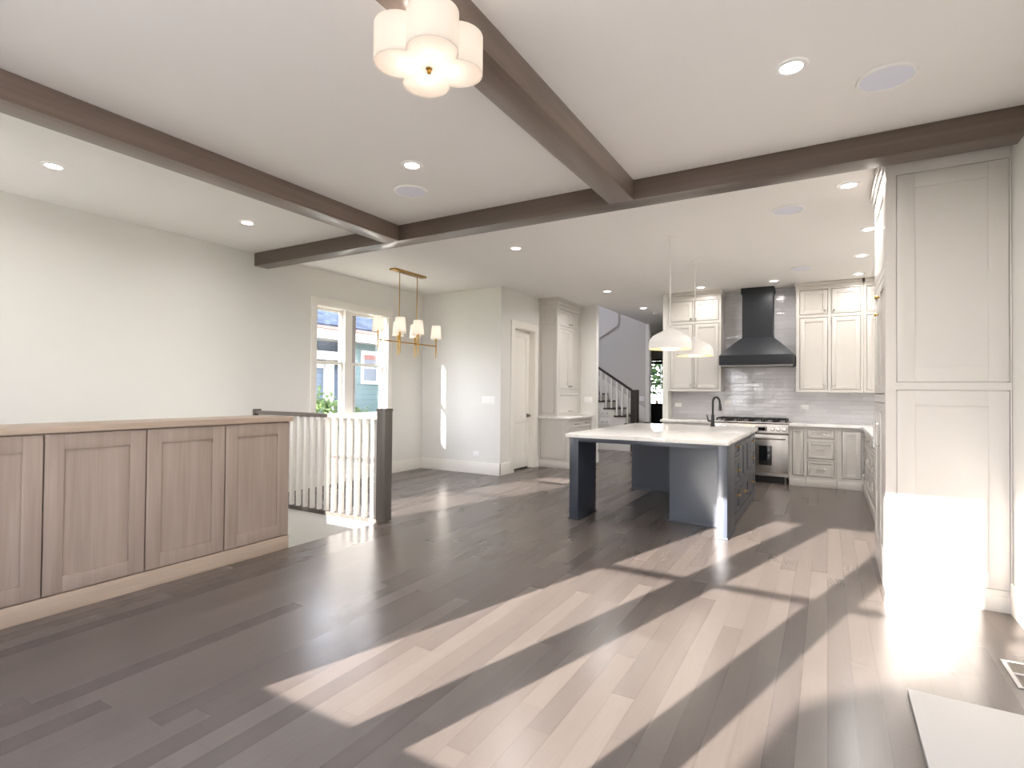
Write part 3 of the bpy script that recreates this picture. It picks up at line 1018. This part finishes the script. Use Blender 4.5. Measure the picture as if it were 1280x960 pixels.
for i, o in enumerate(do):
    d = shaker('+X', UX, *o, M['cab'], root, stile=.06)
    if i < 4: knob('+X', UX, o[1] - .035 if i % 2 == 0 else o[0] + .035, o[2] + .06, d, 'darksteel')
    else: pull('+X', UX, 9.33, 1.0, d, 'darksteel', .14)
so = [(-4.50, -4.23, .96, 2.50), (-4.50, -4.23, 2.56, 2.86)]
mb = MB(); face_frame(mb, '-Y', HY0, -4.548, UX - .021, .917, 2.90, so); mb.build('side_frame', M['cab'], root)
for o in so: shaker('-Y', HY0, *o, M['cab'], root, name='end_panel', stile=.02, depth=.006)
mb = MB().box(-4.548, UX, HY0, HY1, 2.90, CZ - .001); mb.box(-4.548, UX + .04, HY0 - .04, HY1, 2.99, CZ - .001, .006); mb.box(-4.548, UX + .02, HY0 - .02, HY1, 2.93, 2.99, .005)
mb.build('crown', M['cab'], root)

# ---------------------------------------------------------------- island
root = thing('kitchen_island', 'slate blue kitchen island with panel legs and an open seating end', 'island', (-1.6, 6.5, 0))
IX = -.815
mb = MB().box(-2.39, -2.29, 5.345, 5.86, 0, .872, .002); mb.build('leg', M['navy'], root)
MB().box(-2.40, -2.28, 5.335, 5.87, 0, .018, .004).build('leg_shoe', M['navy'], root)
mb = MB().box(-.89, -.80, 5.345, 5.80, 0, .872, .002); mb.build('leg', M['navy'], root)
MB().box(-.90, -.792, 5.335, 5.80, 0, .018, .004).build('leg_shoe', M['navy'], root)
MB().box(-2.29, -.89, 5.346, 5.37, .83, .872, .002).build('apron', M['navy'], root)
MB().box(-2.39, -2.365, 5.86, 7.47, .83, .872, .002).build('apron', M['navy'], root)
MB().box(-1.44, IX - .021, 5.79, 7.70, .018, .872).build('body', M['navy'], root)
MB().box(-1.452, IX - .02, 5.778, 7.71, 0, .018, .004).build('base_shoe', M['navy'], root)
MB().box(-2.385, -1.441, 7.47, 7.70, .018, .872).build('back_panel', M['navy'], root)
MB().box(-2.395, -1.453, 7.458, 7.71, 0, .018, .004).build('base_shoe', M['navy'], root)
io = [(5.86, 6.26, .70, .835, 'drawer', [('p', 6.06, .805, .10)]), (5.86, 6.26, .42, .66, 'drawer', [('p', 6.06, .56, .10)]), (5.86, 6.26, .12, .38, 'drawer', [('p', 6.06, .30, .10)]),
      (6.32, 6.65, .40, .835, 'door', []), (6.67, 7.0, .40, .835, 'door', []), (6.32, 7.0, .12, .36, 'drawer', [('p', 6.60, .26, .12)]),
      (7.06, 7.62, .70, .835, 'drawer', [('p', 7.3, .775, .12)]), (7.06, 7.62, .42, .66, 'drawer', [('p', 7.3, .56, .12)]), (7.06, 7.62, .12, .38, 'drawer', [('p', 7.3, .27, .12)])]
mb = MB(); face_frame(mb, '+X', IX, 5.801, 7.70, .018, .872, io); mb.build('face_frame', M['navy'], root)
for o in io:
    d = shaker('+X', IX, o[0], o[1], o[2], o[3], M['navy'], root, name=o[4], stile=.05 if o[4] == 'door' else .03)
    for h in o[5]: pull('+X', IX, h[1], h[2], d, 'brass', h[3])
mb = MB().box(-2.42, -.785, 5.295, 7.76, .875, .915, .003)
tag(mb.build('countertop', M['quartz']), 'large white veined quartz slab on the blue island', 'worktop')
# faucet
fxy = (-1.315, 7.56)
root = thing('faucet', 'black gooseneck pull-down faucet standing on the island counter', 'faucet', (fxy[0], fxy[1], .915))
x, y = fxy
MB().lathe([(0, 0), (.030, 0), (.030, .012), (.024, .03), (.019, .16), (.0, .162)], (x, y, .915), 20).build('base', M['matteblack'], root)
pts = [(x, y, 1.05), (x, y, 1.20)]
for i in range(11):
    a = PI - i / 10 * PI * .92
    pts.append((x + .05 + .05 * math.cos(a), y - .04 - .04 * math.cos(a), 1.235 + .07 * math.sin(a)))
pts.append((x + .104, y - .083, 1.20))
mb = MB().tube(pts, .014, 12); mb.build('spout', M['matteblack'], root)
mb = MB().tube([(x + .103, y - .082, 1.215), (x + .106, y - .085, 1.13)], [.016, .020], 14); mb.build('spray_head', M['matteblack'], root)
mb = MB().tube([(x, y, .985), (x - .05, y + .01, .985)], .012, 12); mb.tube([(x - .05, y + .01, .985), (x - .062, y + .012, .99), (x - .075, y + .012, 1.07)], [.012, .011, .006], 10); mb.build('lever', M['matteblack'], root)


def outlet(label, orient, face, u, z, w_, h_, kind, group=None):
    root = thing('wall_plate' if kind == 'switch' else 'power_outlet', label, 'light switch' if kind == 'switch' else 'outlet', opt(orient, face, u, 0, z), group)
    mb = MB(); obox(mb, orient, face, u - w_ / 2, u + w_ / 2, 0, .007, z - h_ / 2, z + h_ / 2, .002); mb.build('plate', M['plate'], root)
    if kind == 'switch':
        n = max(1, round(w_ / .05) - 1)
        for i in range(n):
            uu = u + (i - (n - 1) / 2) * .046
            mb = MB(); obox(mb, orient, face, uu - .016, uu + .016, .006, .011, z - .033, z + .033, .002); mb.build('rocker', M['plastic'], root)
    else:
        for s in (-1, 1):
            mb = MB()
            if w_ > h_: obox(mb, orient, face, u + s * .02 - .014, u + s * .02 + .014, .006, .009, z - .016, z + .016, .002)
            else: obox(mb, orient, face, u - .016, u + .016, .006, .009, z + s * .02 - .014, z + s * .02 + .014, .002)
            mb.build('socket', M['plastic'], root)
    return root


TF = YK - .012
outlet('white outlet on the tile below the left upper cabinet', '-Y', TF, -2.26, 1.15, .115, .07, 'outlet')
outlet('white outlet on the tile just behind the black faucet', '-Y', TF, -1.44, 1.20, .115, .07, 'outlet')
outlet('white outlet on the tile below the right upper cabinet', '-Y', TF, -.31, 1.155, .115, .07, 'outlet')
outlet('wide white switch plate on the dining wall near its corner', '-Y', YD, -4.78, 1.215, .25, .118, 'switch')
outlet('white outlet low on the dining wall above the baseboard', '-Y', YD, -5.01, .33, .115, .075, 'outlet')
outlet('white switch plate on the wall stub right of the tall cupboard', '-Y', 9.85, -4.015, 1.205, .165, .118, 'switch')

# ================================================================ HALL AND STAIR
SY, SYB = 12.2, 13.15          # near side and back wall of the upper flight
mb = MB().box(-9, -3.86, SYB, SYB + .12, 0, 6.0); struct('wall_stair_back', mb, M['hallwall'])
mb = MB().box(-9.1, -9, 9.9, 21, 0, 6); struct('wall_hall_left', mb, M['hallwall'])
mb = MB().box(-9, -3.86, 9.97, 10.05, CZ, 6.0); mb.box(-9, -4.67, 9.97, 10.05, 0, CZ); struct('wall_stair_front', mb, M['hallwall'])
mb = MB().box(-3.86, -3.80, 9.97, 13.15, CZ + .2, 6.0); struct('wall_stair_side', mb, M['hallwall'])
mb = MB()
mb.box(-9, -8, 9.97, 13.27, 6.0, 6.1); mb.box(-6.4, -3.8, 9.97, 13.27, 6.0, 6.1); mb.box(-8, -6.4, 9.97, 10.6, 6.0, 6.1); mb.box(-8, -6.4, 12.4, 13.27, 6.0, 6.1); struct('ceiling_stair', mb, M['ceil'])
mb = MB().box(-8, -6.4, 10.6, 12.4, 6.04, 6.05); struct('window_8', mb, M['glass'])  # unseen skylight added to brighten the hall stairs
mb = MB().box(-3.86, -3.76, SYB - .015, SYB + .135, 0, CZ - .001, .003); struct('trim_stair_wall', mb, M['trim'])
mb = MB().prism([(-9, .3), (-4.56, 3.05), (-4.56, 4.6), (-9, 4.6)], 'Y', SYB - .03, SYB, 0); struct('trim_soffit', mb, M['hallwall'])
# upper staircase rising to the left
root = thing('hall_staircase', 'white hall staircase with dark treads, dark handrail and white balusters rising left', 'staircase', (-4.3, 12.6, 0))
RISE, RUN = .172, .262
NT_ = 11
xs0 = -3.32


def sx(i):                      # front of riser i: three tight lower steps, then the even flight
    return xs0 - .155 * i if i < 3 else -3.786 - RUN * (i - 3)


for i in range(NT_):
    x1 = sx(i)
    z = RISE * (i + 1) - .045
    MB().box(sx(i + 1) - .02, x1 + .02, SY - .02, SYB - .005, z - .03, z, .004).build('tread', M['darkwood'], root)
    MB().box(x1 - .018, x1, SY, SYB - .005, z - RISE, z - .031).build('riser', M['trim'], root)
pts = [(xs0, 0), (xs0, RISE - .08)]
for i in range(NT_):
    z = RISE * (i + 1) - .076
    pts += [(sx(i) - .018, z), (sx(i + 1) - .018, z)]
pts += [(pts[-1][0], 0)]
MB().prism(pts, 'Y', SY + .01, SY + .05).build('side_panel', M['trim'], root)
for r_ in range(2):
    for c_ in range(2):
        x0 = -4.98 + c_ * .29; z0 = .58 + r_ * .20
        d = MB().box(x0, x0 + .275, SY - .008, SY + .012, z0, z0 + .185, .003).build('drawer', M['trim'], root)
        knob('-Y', SY - .008, x0 + .09, z0 + .08, d, 'darksteel'); knob('-Y', SY - .008, x0 + .20, z0 + .08, d, 'darksteel')
nx = -3.84
MB().box(nx - .075, nx + .075, SY - .045, SY + .105, .0, 1.42, .004).build('newel_post', M['darkwood'], root)
sl = .655
zr = lambda x: 1.36 + (nx - x) * sl
L = 2.2
mb = MB().hexa([(nx - L, SY, zr(nx - L) - .03), (nx - .07, SY, zr(nx - .07) - .03), (nx - .07, SY + .06, zr(nx - .07) - .03), (nx - L, SY + .06, zr(nx - L) - .03),
                (nx - L, SY, zr(nx - L) + .03), (nx - .07, SY, zr(nx - .07) + .03), (nx - .07, SY + .06, zr(nx - .07) + .03), (nx - L, SY + .06, zr(nx - L) + .03)])
mb.build('handrail', M['darkwood'], root)
for i in range(14):
    x = nx - .17 - .131 * i
    st_i = max(i_ for i_ in range(NT_) if x <= sx(i_) + .02)
    zb = RISE * (st_i + 1) - .045
    MB().box(x - .02, x + .02, SY + .01, SY + .05, zb, zr(x) - .031, .002).build('baluster', M['whitepaint'], root)
# skirt along the stair wall
mb = MB().hexa([(-5.7, SYB - .015, 1.80), (-3.87, SYB - .015, .60), (-3.87, SYB - .001, .60), (-5.7, SYB - .001, 1.80),
                (-5.7, SYB - .015, 2.18), (-3.87, SYB - .015, .98), (-3.87, SYB - .001, .98), (-5.7, SYB - .001, 2.18)])
struct('trim_stair_skirt', mb, M['trim'])
outlet('white switch plate on the grey stair wall in the hall', '-Y', SYB, -3.955, 1.21, .12, .118, 'switch')
# front door at the end of the hall
YE = 18.4
mb = MB()
mb.box(-9, -5.60, YE, YE + .15, 0, CZ); mb.box(-4.55, -2.4, YE, YE + .15, 0, CZ); mb.box(-5.60, -4.55, YE, YE + .15, 2.5, CZ)
struct('wall_front', mb, M['hallwall'])
mb = MB()
dx0, dx1 = -5.56, -4.59
mb.box(dx0 - .04, dx0, YE - .01, YE + .1, 0, 2.5); mb.box(dx1, dx1 + .04, YE - .01, YE + .1, 0, 2.5); mb.box(dx0 - .04, dx1 + .04, YE - .01, YE + .1, 2.44, 2.5)
struct('trim_front_door', mb, M['matteblack'])
cx = [dx0 + .005, dx0 + .085, -5.26, -5.23, -4.92, -4.89, dx1 - .085, dx1 - .005]
mb = MB()
mb.box(cx[0], cx[1], YE + .02, YE + .065, .02, 2.43); mb.box(cx[6], cx[7], YE + .02, YE + .065, .02, 2.43)
mb.box(cx[1], cx[6], YE + .02, YE + .065, .02, 1.0); mb.box(cx[1], cx[6], YE + .02, YE + .065, 2.33, 2.43)
for z in (1.34, 1.68, 2.01): mb.box(cx[1], cx[6], YE + .02, YE + .065, z - .018, z + .018)
for a, b in ((cx[2], cx[3]), (cx[4], cx[5])): mb.box(a, b, YE + .02, YE + .065, 1.0, 2.33)
fd = struct('door_2', mb, M['matteblack'], org=(-5.07, YE, 0))
MB().box(cx[1], cx[6], YE + .04, YE + .044, 1.0, 2.33).build('pane', M['glass'], fd)

# ================================================================ LAMPS
WARM = (1.0, .92, .83)


def point(name, loc, power, parent, color=WARM, r=.03):
    ld = bpy.data.lights.new(name, 'POINT'); ld.energy = power; ld.color = color; ld.shadow_soft_size = r
    o = bpy.data.objects.new(name, ld); COL.objects.link(o)
    o.parent = parent; o.location = Vector(loc) - origin_of(parent)
    return o


# recessed lights
root = thing('recessed_light', 'large recessed ceiling light beside the big round speaker at the right', 'ceiling light', (-.163, 3.122, CZ - .006), 'recessed ceiling lights')
o0 = root.location
MB().lathe([(.052, .004), (.056, -.003), (.078, -.003), (.082, .005)], tuple(o0), 32).build('trim_ring', M['plastic'], root)
MB().lathe([(0, .001), (.055, .001)], tuple(o0), 32).build('lens', M['lens'], root)
ld = bpy.data.lights.new('recessed_lamp', 'AREA'); ld.shape = 'DISK'; ld.size = .10; ld.energy = CAN_POWER; ld.color = (1.0, .965, .925); ld.spread = math.radians(165)
lo = bpy.data.objects.new('recessed_lamp', ld); COL.objects.link(lo); lo.parent = root; lo.location = (0, 0, -.006)
dim = ld.copy(); dim.energy = CAN_POWER * .32
for x, y, lab in ((-2.696, 3.108, 'recessed ceiling light in the middle bay above the small speaker'),
                  (-5.11, 1.787, 'recessed ceiling light nearest the left edge, above the oak cabinet'),
                  (-5.097, 3.376, 'recessed ceiling light left of the beam, near where the beam meets the wall'),
                  (-3.179, 5.523, 'recessed ceiling light just beyond the cross beam, right of the chandelier'),
                  (-3.19, 8.617, 'recessed ceiling light in front of the hall opening'),
                  (-3.188, 10.661, 'recessed ceiling light in the hall next to the smoke detector'),
                  (-1.752, 8.976, 'recessed ceiling light above the left upper cabinet, behind a pendant rod'),
                  (-.70, 8.965, 'recessed ceiling light right above the black range hood'),
                  (.148, 5.126, 'recessed ceiling light nearest the tall pantry, just past the beam'),
                  (.363, 6.59, 'recessed kitchen light half hidden by the pantry edge'),
                  (.357, 7.802, 'recessed kitchen light second from the back in the right row'),
                  (.373, 8.972, 'recessed kitchen light above the right upper cabinet')):
    c = dup(root, (x, y, CZ - .006), lab)
    if y > 8.8 and y < 9.5 or x < -5:      # dimmed where a wall is close
        for ch in c.children:
            if ch.type == 'LIGHT':
                ch.data = dim
# round ceiling speakers
root = thing('ceiling_speaker', 'big round ceiling speaker with pale blue grille at the upper right', 'speaker', (.27, 3.475, CZ - .006), 'ceiling speakers')
o0 = root.location
MB().lathe([(.122, .0), (.124, -.006), (.136, -.006), (.14, .005)], tuple(o0), 40).build('rim', M['plastic'], root)
MB().lathe([(0, -.003), (.123, -.002)], tuple(o0), 40).build('grille', M['grille'], root)
sp2 = dup(root, (-3.055, 3.51, CZ - .006), 'small round ceiling speaker below the middle recessed light')
dup(root, (-.315, 5.553, CZ - .006), 'faint round ceiling speaker in the kitchen ceiling beyond the beam')
dup(root, (-.302, 8.224, CZ - .006), 'far faint ceiling speaker in front of the range hood')
mb = MB().lathe([(0, -.035), (.045, -.035), (.06, -.02), (.065, .0)], (-3.177, 11.405, CZ), 24)
tag(mb.build('smoke_detector', M['plastic']), 'small white smoke detector on the hall ceiling', 'smoke detector')

# scalloped flush light under the middle beam
FX, FY = -1.437, 1.757
root = thing('flush_light', 'white scalloped drum light with four lobes hanging under the middle beam', 'ceiling lamp', (FX, FY, 2.69))
C4 = [(FX + sx * .086, FY + sy * .086) for sx, sy in ((1, 1), (-1, 1), (-1, -1), (1, -1))]
RL = .104


def quatre(r):
    pts = []
    for i, (sx, sy) in enumerate(((1, 1), (-1, 1), (-1, -1), (1, -1))):
        base = math.atan2(sy, sx)
        half = PI - math.acos(.086 / r) - PI / 4 if r > .086 else 0
        half = PI - math.acos(min(1, .086 / r)) - PI / 4 + 0.0
        n = 22
        for k in range(n + 1):
            a = base - half + 2 * half * k / n
            pts.append((C4[i][0] + r * math.cos(a), C4[i][1] + r * math.sin(a)))
    return pts


def wallring(mb, po, pi, z0, z1):
    b = mb.bm
    n = len(po)
    R = [[b.verts.new((p[0], p[1], z)) for p in ps] for ps, z in ((po, z0), (po, z1), (pi, z1), (pi, z0))]
    fs = []
    for A, B in ((0, 1), (1, 2), (2, 3), (3, 0)):
        for i in range(n):
            j = (i + 1) % n
            fs.append(b.faces.new((R[A][i], R[A][j], R[B][j], R[B][i])))
    bmesh.ops.recalc_face_normals(b, faces=fs)


mb = MB(); wallring(mb, quatre(RL), quatre(RL - .004), 2.695, 2.853); mb.build('lamp_shade', M['shade'], root)
mb = MB(); mb.prism(quatre(RL - .005), 'Z', 2.699, 2.703); mb.build('diffuser', M['diffuser'], root)
MB().lathe([(0, -.022), (.008, -.018), (.009, -.006), (.014, -.002), (.014, .002), (0, .003)], (FX, FY, 2.697), 16).build('finial', M['brass'], root)
MB().lathe([(.01, 2.70), (.01, 2.862), (.065, 2.868), (.07, 2.889), (0, 2.889)], (FX, FY, 0), 28).build('canopy', M['nickel'], root)
for cx_, cy_ in C4:
    MB().lathe([(0, .0), (.014, .006), (.02, .022), (.014, .04), (.0, .046)], (FX + (cx_ - FX) * .75, FY + (cy_ - FY) * .75, 2.755), 14).build('bulb', M['bulb'], root)
    point('flush_lamp', (FX + (cx_ - FX) * .75, FY + (cy_ - FY) * .75, 2.742), .075, root, r=.015)
    point('flush_lamp', (FX + (cx_ - FX) * .75, FY + (cy_ - FY) * .75, 2.825), .09, root, r=.015)

# pendants above the island
PR = .226
root = thing('pendant_lamp', 'nearer white dome pendant lamp with gold lining above the island', 'pendant lamp', (-1.475, 5.93, 1.83), 'dome pendants over the island')
o0 = tuple(root.location)
outp = [(.017, .240), (.024, .222), (.07, .200), (.128, .173), (.175, .146), (.208, .112), (.224, .075), (.226, .04), (.226, .0)]
inp = [(.222, .0), (.222, .038), (.220, .073), (.204, .108), (.171, .141), (.124, .167), (.066, .193), (.0, .212)]
MB().lathe([(0, .248)] + outp + [(.222, 0)], o0, 48).build('lamp_shade', M['pendantwhite'], root)
MB().lathe(inp, o0, 48).build('lining', M['gold'], root)
MB().cyl((o0[0], o0[1], o0[2] + .245), (o0[0], o0[1], CZ - .02), .006, 10).build('rod', M['pendantwhite'], root)
MB().lathe([(0, CZ - .025 - o0[2]), (.06, CZ - .025 - o0[2]), (.065, CZ - .02 - o0[2]), (.065, CZ - .001 - o0[2])], o0, 28).build('canopy', M['pendantwhite'], root)
MB().lathe([(0, .10), (.022, .11), (.03, .135), (.022, .16), (.012, .19), (0, .2)], o0, 16).build('bulb', M['bulb'], root)
point('pendant_light', (o0[0], o0[1], o0[2] + .085), 2.2, root, r=.03)
dup(root, (-1.475, 7.2, 1.835), 'farther white dome pendant lamp partly behind the nearer one')

# dining chandelier
HXc, HZ = -5.2, 2.038
root = thing('chandelier', 'brass linear chandelier with six small white shades by the dining window', 'chandelier', (HXc, 5.96, 1.85))
MB().box(HXc - .055, HXc + .055, 5.615, 6.285, CZ - .025, CZ - .001, .003).build('canopy', M['brass'], root)
for y in (5.765, 6.14):
    MB().cyl((HXc, y, HZ), (HXc, y, CZ - .025), .006, 10).build('rod', M['brass'], root)
    MB().lathe([(0, -.022), (.016, -.02), (.022, 0), (.016, .02), (0, .022)], (HXc, y, HZ), 16).build('hub', M['brass'], root)
    MB().cyl((HXc - .20, y + .20, HZ), (HXc + .18, y - .18, HZ), .010, 10).build('arm', M['brass'], root)
MB().cyl((HXc, 5.355, HZ), (HXc, 6.597, HZ), .010, 10).build('arm', M['brass'], root)
for x, y in ((HXc, 5.355), (HXc, 6.597), (HXc - .20, 5.965), (HXc + .18, 5.585), (HXc - .20, 6.34), (HXc + .18, 5.96)):
    MB().tube([(x, y, 1.86), (x, y, 1.99), (x, y, 2.10), (x, y, 2.11), (x, y, 2.16)], [.007, .010, .010, .014, .014], 12).build('candle_post', M['brass'], root)
    s = MB().lathe([(.084, 2.15), (.066, 2.352), (.063, 2.352), (.081, 2.15), (.084, 2.15)], (x, y, 0), 28).build('lamp_shade', M['shade'], root)
    MB().lathe([(0, 2.16), (.012, 2.17), (.017, 2.20), (.010, 2.23), (0, 2.245)], (x, y, 0), 12).build('bulb', M['bulb'], root)
    point('chandelier_lamp', (x, y, 2.262), .24, root, r=.02)

# floor register near the right wall
root = thing('floor_register', 'dark metal floor vent set in the boards near the right wall', 'floor vent', (.86, 3.53, 0))
mb = MB()
mb.box(.765, .785, 3.375, 3.69, 0, .006, .002); mb.box(.935, .955, 3.375, 3.69, 0, .006, .002)
mb.box(.785, .935, 3.375, 3.39, 0, .006, .002); mb.box(.785, .935, 3.675, 3.69, 0, .006, .002); mb.box(.785, .935, 3.527, 3.543, 0, .007, .002)
mb.build('frame', M['hearth'], root)
mb = MB().box(.785, .935, 3.39, 3.675, 0, .002); mb.build('duct', M['slot'], root)
for i in range(8):
    xx = .80 + i * .017
    MB().box(xx, xx + .006, 3.392, 3.526, .001, .004).build('louvre', M['slot'], root)
    MB().box(xx, xx + .006, 3.544, 3.674, .001, .004).build('louvre', M['slot'], root)

# ================================================================ OUTDOORS
GZ = -.55
mb = MB().box(-60, 60, -60, 80, GZ - .1, GZ); struct('ground', mb, M['grass'])
mb = MB().box(-7.5, 7, -7.9, -.86, GZ, GZ + .08); mb.box(1.16, 7, -.86, 6, GZ, GZ + .08); struct('ground_bounce', mb, M['bounce'])  # unseen pale paving added to bounce daylight up to the ceiling
# neighbour house across the side yard
XN = -9.4
root = thing('neighbour_house', 'teal clapboard neighbour house seen through the dining window', 'house', (XN - 2, 9, GZ))
MB().box(XN - 5, XN, 8.86, 16, GZ, 2.5).build('wall', M['siding'], root)
MB().box(XN - 5, XN - .3, 3.5, 8.86, GZ, 2.5).build('wall', M['siding2'], root)
MB().box(XN - .02, XN + .03, 8.78, 8.94, GZ, 2.5).build('corner_board', M['outtrim'], root)
MB().box(XN - 1, XN + .32, 3.3, 16.3, 2.44, 2.64).build('fascia', M['outtrim'], root)
MB().box(XN - .3, XN - .02, 6.6, 8.78, 2.02, 2.20).build('porch_beam', M['outtrim'], root)
MB().box(XN - .3, XN - .2, 8.30, 8.52, GZ, 2.1).build('porch_post', M['outtrim'], root)
MB().box(XN - .305, XN - .27, 6.6, 8.3, 1.84, 1.95).build('frieze', M['outtrim'], root)
MB().box(XN + .30, XN + .40, 3.3, 16.3, 2.64, 2.69).build('gutter', M['copper'], root)
mb = MB().hexa([(XN + .34, 3.2, 2.66), (XN + .34, 16.4, 2.66), (XN - 3.5, 16.4, 5.0), (XN - 3.5, 3.2, 5.0), (XN + .36, 3.2, 2.74), (XN + .36, 16.4, 2.74), (XN - 3.5, 16.4, 5.1), (XN - 3.5, 3.2, 5.1)])
mb.build('roof', M['shingle'], root)
w_ = MB().box(XN - .01, XN + .03, 9.12, 9.20, 1.50, 2.28); w_.box(XN - .01, XN + .03, 9.62, 9.70, 1.50, 2.28); w_.box(XN - .01, XN + .03, 9.20, 9.62, 2.19, 2.28); w_.box(XN - .01, XN + .03, 9.20, 9.62, 1.50, 1.58); w_.box(XN - .01, XN + .02, 9.2, 9.62, 1.87, 1.89)
wf = w_.build('window_frame', M['outtrim'], root)
MB().box(XN - .005, XN + .01, 9.2, 9.62, 1.58, 1.87).build('pane', M['paneglass'], wf)
MB().box(XN - .005, XN + .01, 9.2, 9.62, 1.89, 2.08).build('pane', M['paneglass'], wf)
MB().box(XN - .005, XN + .012, 9.2, 9.62, 2.08, 2.19).build('window_shade', M['redcurtain'], wf)


def foliage(mb, c, r, n, size, rnd):
    b = mb.bm
    for _ in range(n):
        th = rnd.uniform(0, 2 * PI); ph = math.acos(rnd.uniform(-.7, 1)); rr_ = rnd.uniform(.55, 1.0)
        p = Vector(c) + Vector((r[0] * rr_ * math.sin(ph) * math.cos(th), r[1] * rr_ * math.sin(ph) * math.sin(th), r[2] * rr_ * math.cos(ph)))
        d = Vector((rnd.uniform(-1, 1), rnd.uniform(-1, 1), rnd.uniform(-.6, .8))).normalized()
        s = d.cross(Vector((rnd.uniform(-1, 1), rnd.uniform(-1, 1), rnd.uniform(-1, 1)))).normalized()
        k_ = size * rnd.uniform(.6, 1.3)
        nrm = d.cross(s) * k_ * .15
        vs = [b.verts.new(p), b.verts.new(p + d * k_ * .5 + s * k_ * .3 + nrm), b.verts.new(p + d * k_), b.verts.new(p + d * k_ * .5 - s * k_ * .3 + nrm)]
        b.faces.new((vs[0], vs[1], vs[2])); b.faces.new((vs[0], vs[2], vs[3]))


def shrub(name, label, c, r, n, size, mat, stem_h, seed, cat='shrub'):
    rnd = random.Random(seed)
    root = thing(name, label, cat, (c[0], c[1], GZ))
    mb = MB(); foliage(mb, c, r, n, size, rnd); mb.build('leaves', M[mat], root)
    mb = MB()
    for i in range(4 if cat == 'shrub' else 1):
        a = i * 1.7
        k_ = .25 if cat == 'shrub' else 0
        rad = .015 if cat == 'shrub' else .14
        mb.tube([(c[0] + .05 * math.cos(a), c[1] + .05 * math.sin(a), GZ), (c[0] + k_ * .5 * math.cos(a), c[1] + k_ * .5 * math.sin(a), GZ + stem_h * .5), (c[0] + k_ * math.cos(a), c[1] + k_ * math.sin(a), GZ + stem_h)], [rad, rad * .8, rad * .4], 8)
    mb.build('stems' if cat == 'shrub' else 'trunk', M['bark'], root)


shrub('garden_shrub', 'bright green bush outside the left pane of the dining window', (-8.75, 7.35, .62), (.5, .55, .72), 900, .12, 'leaf', 1.1, 3)
shrub('garden_shrub', 'small green bush outside the right pane of the dining window', (-8.95, 8.72, .45), (.3, .40, .55), 420, .11, 'leaf', .9, 4)
shrub('street_tree', 'leafy tree seen through the glass of the dark front door', (-6.4, 23.5, 2.6), (2.2, 1.6, 2.0), 1600, .30, 'leafd', 1.6, 5, cat='tree')
# unseen block added behind the house, outline shaped to shade part of the floor
mb = MB().prism([(-3.23, GZ), (-3.23, 3.78), (-1.2, 4.95), (.9, 3.78), (.9, GZ)], 'Y', -11, -8)
struct('shadow_blocker', mb, M['blocker'])
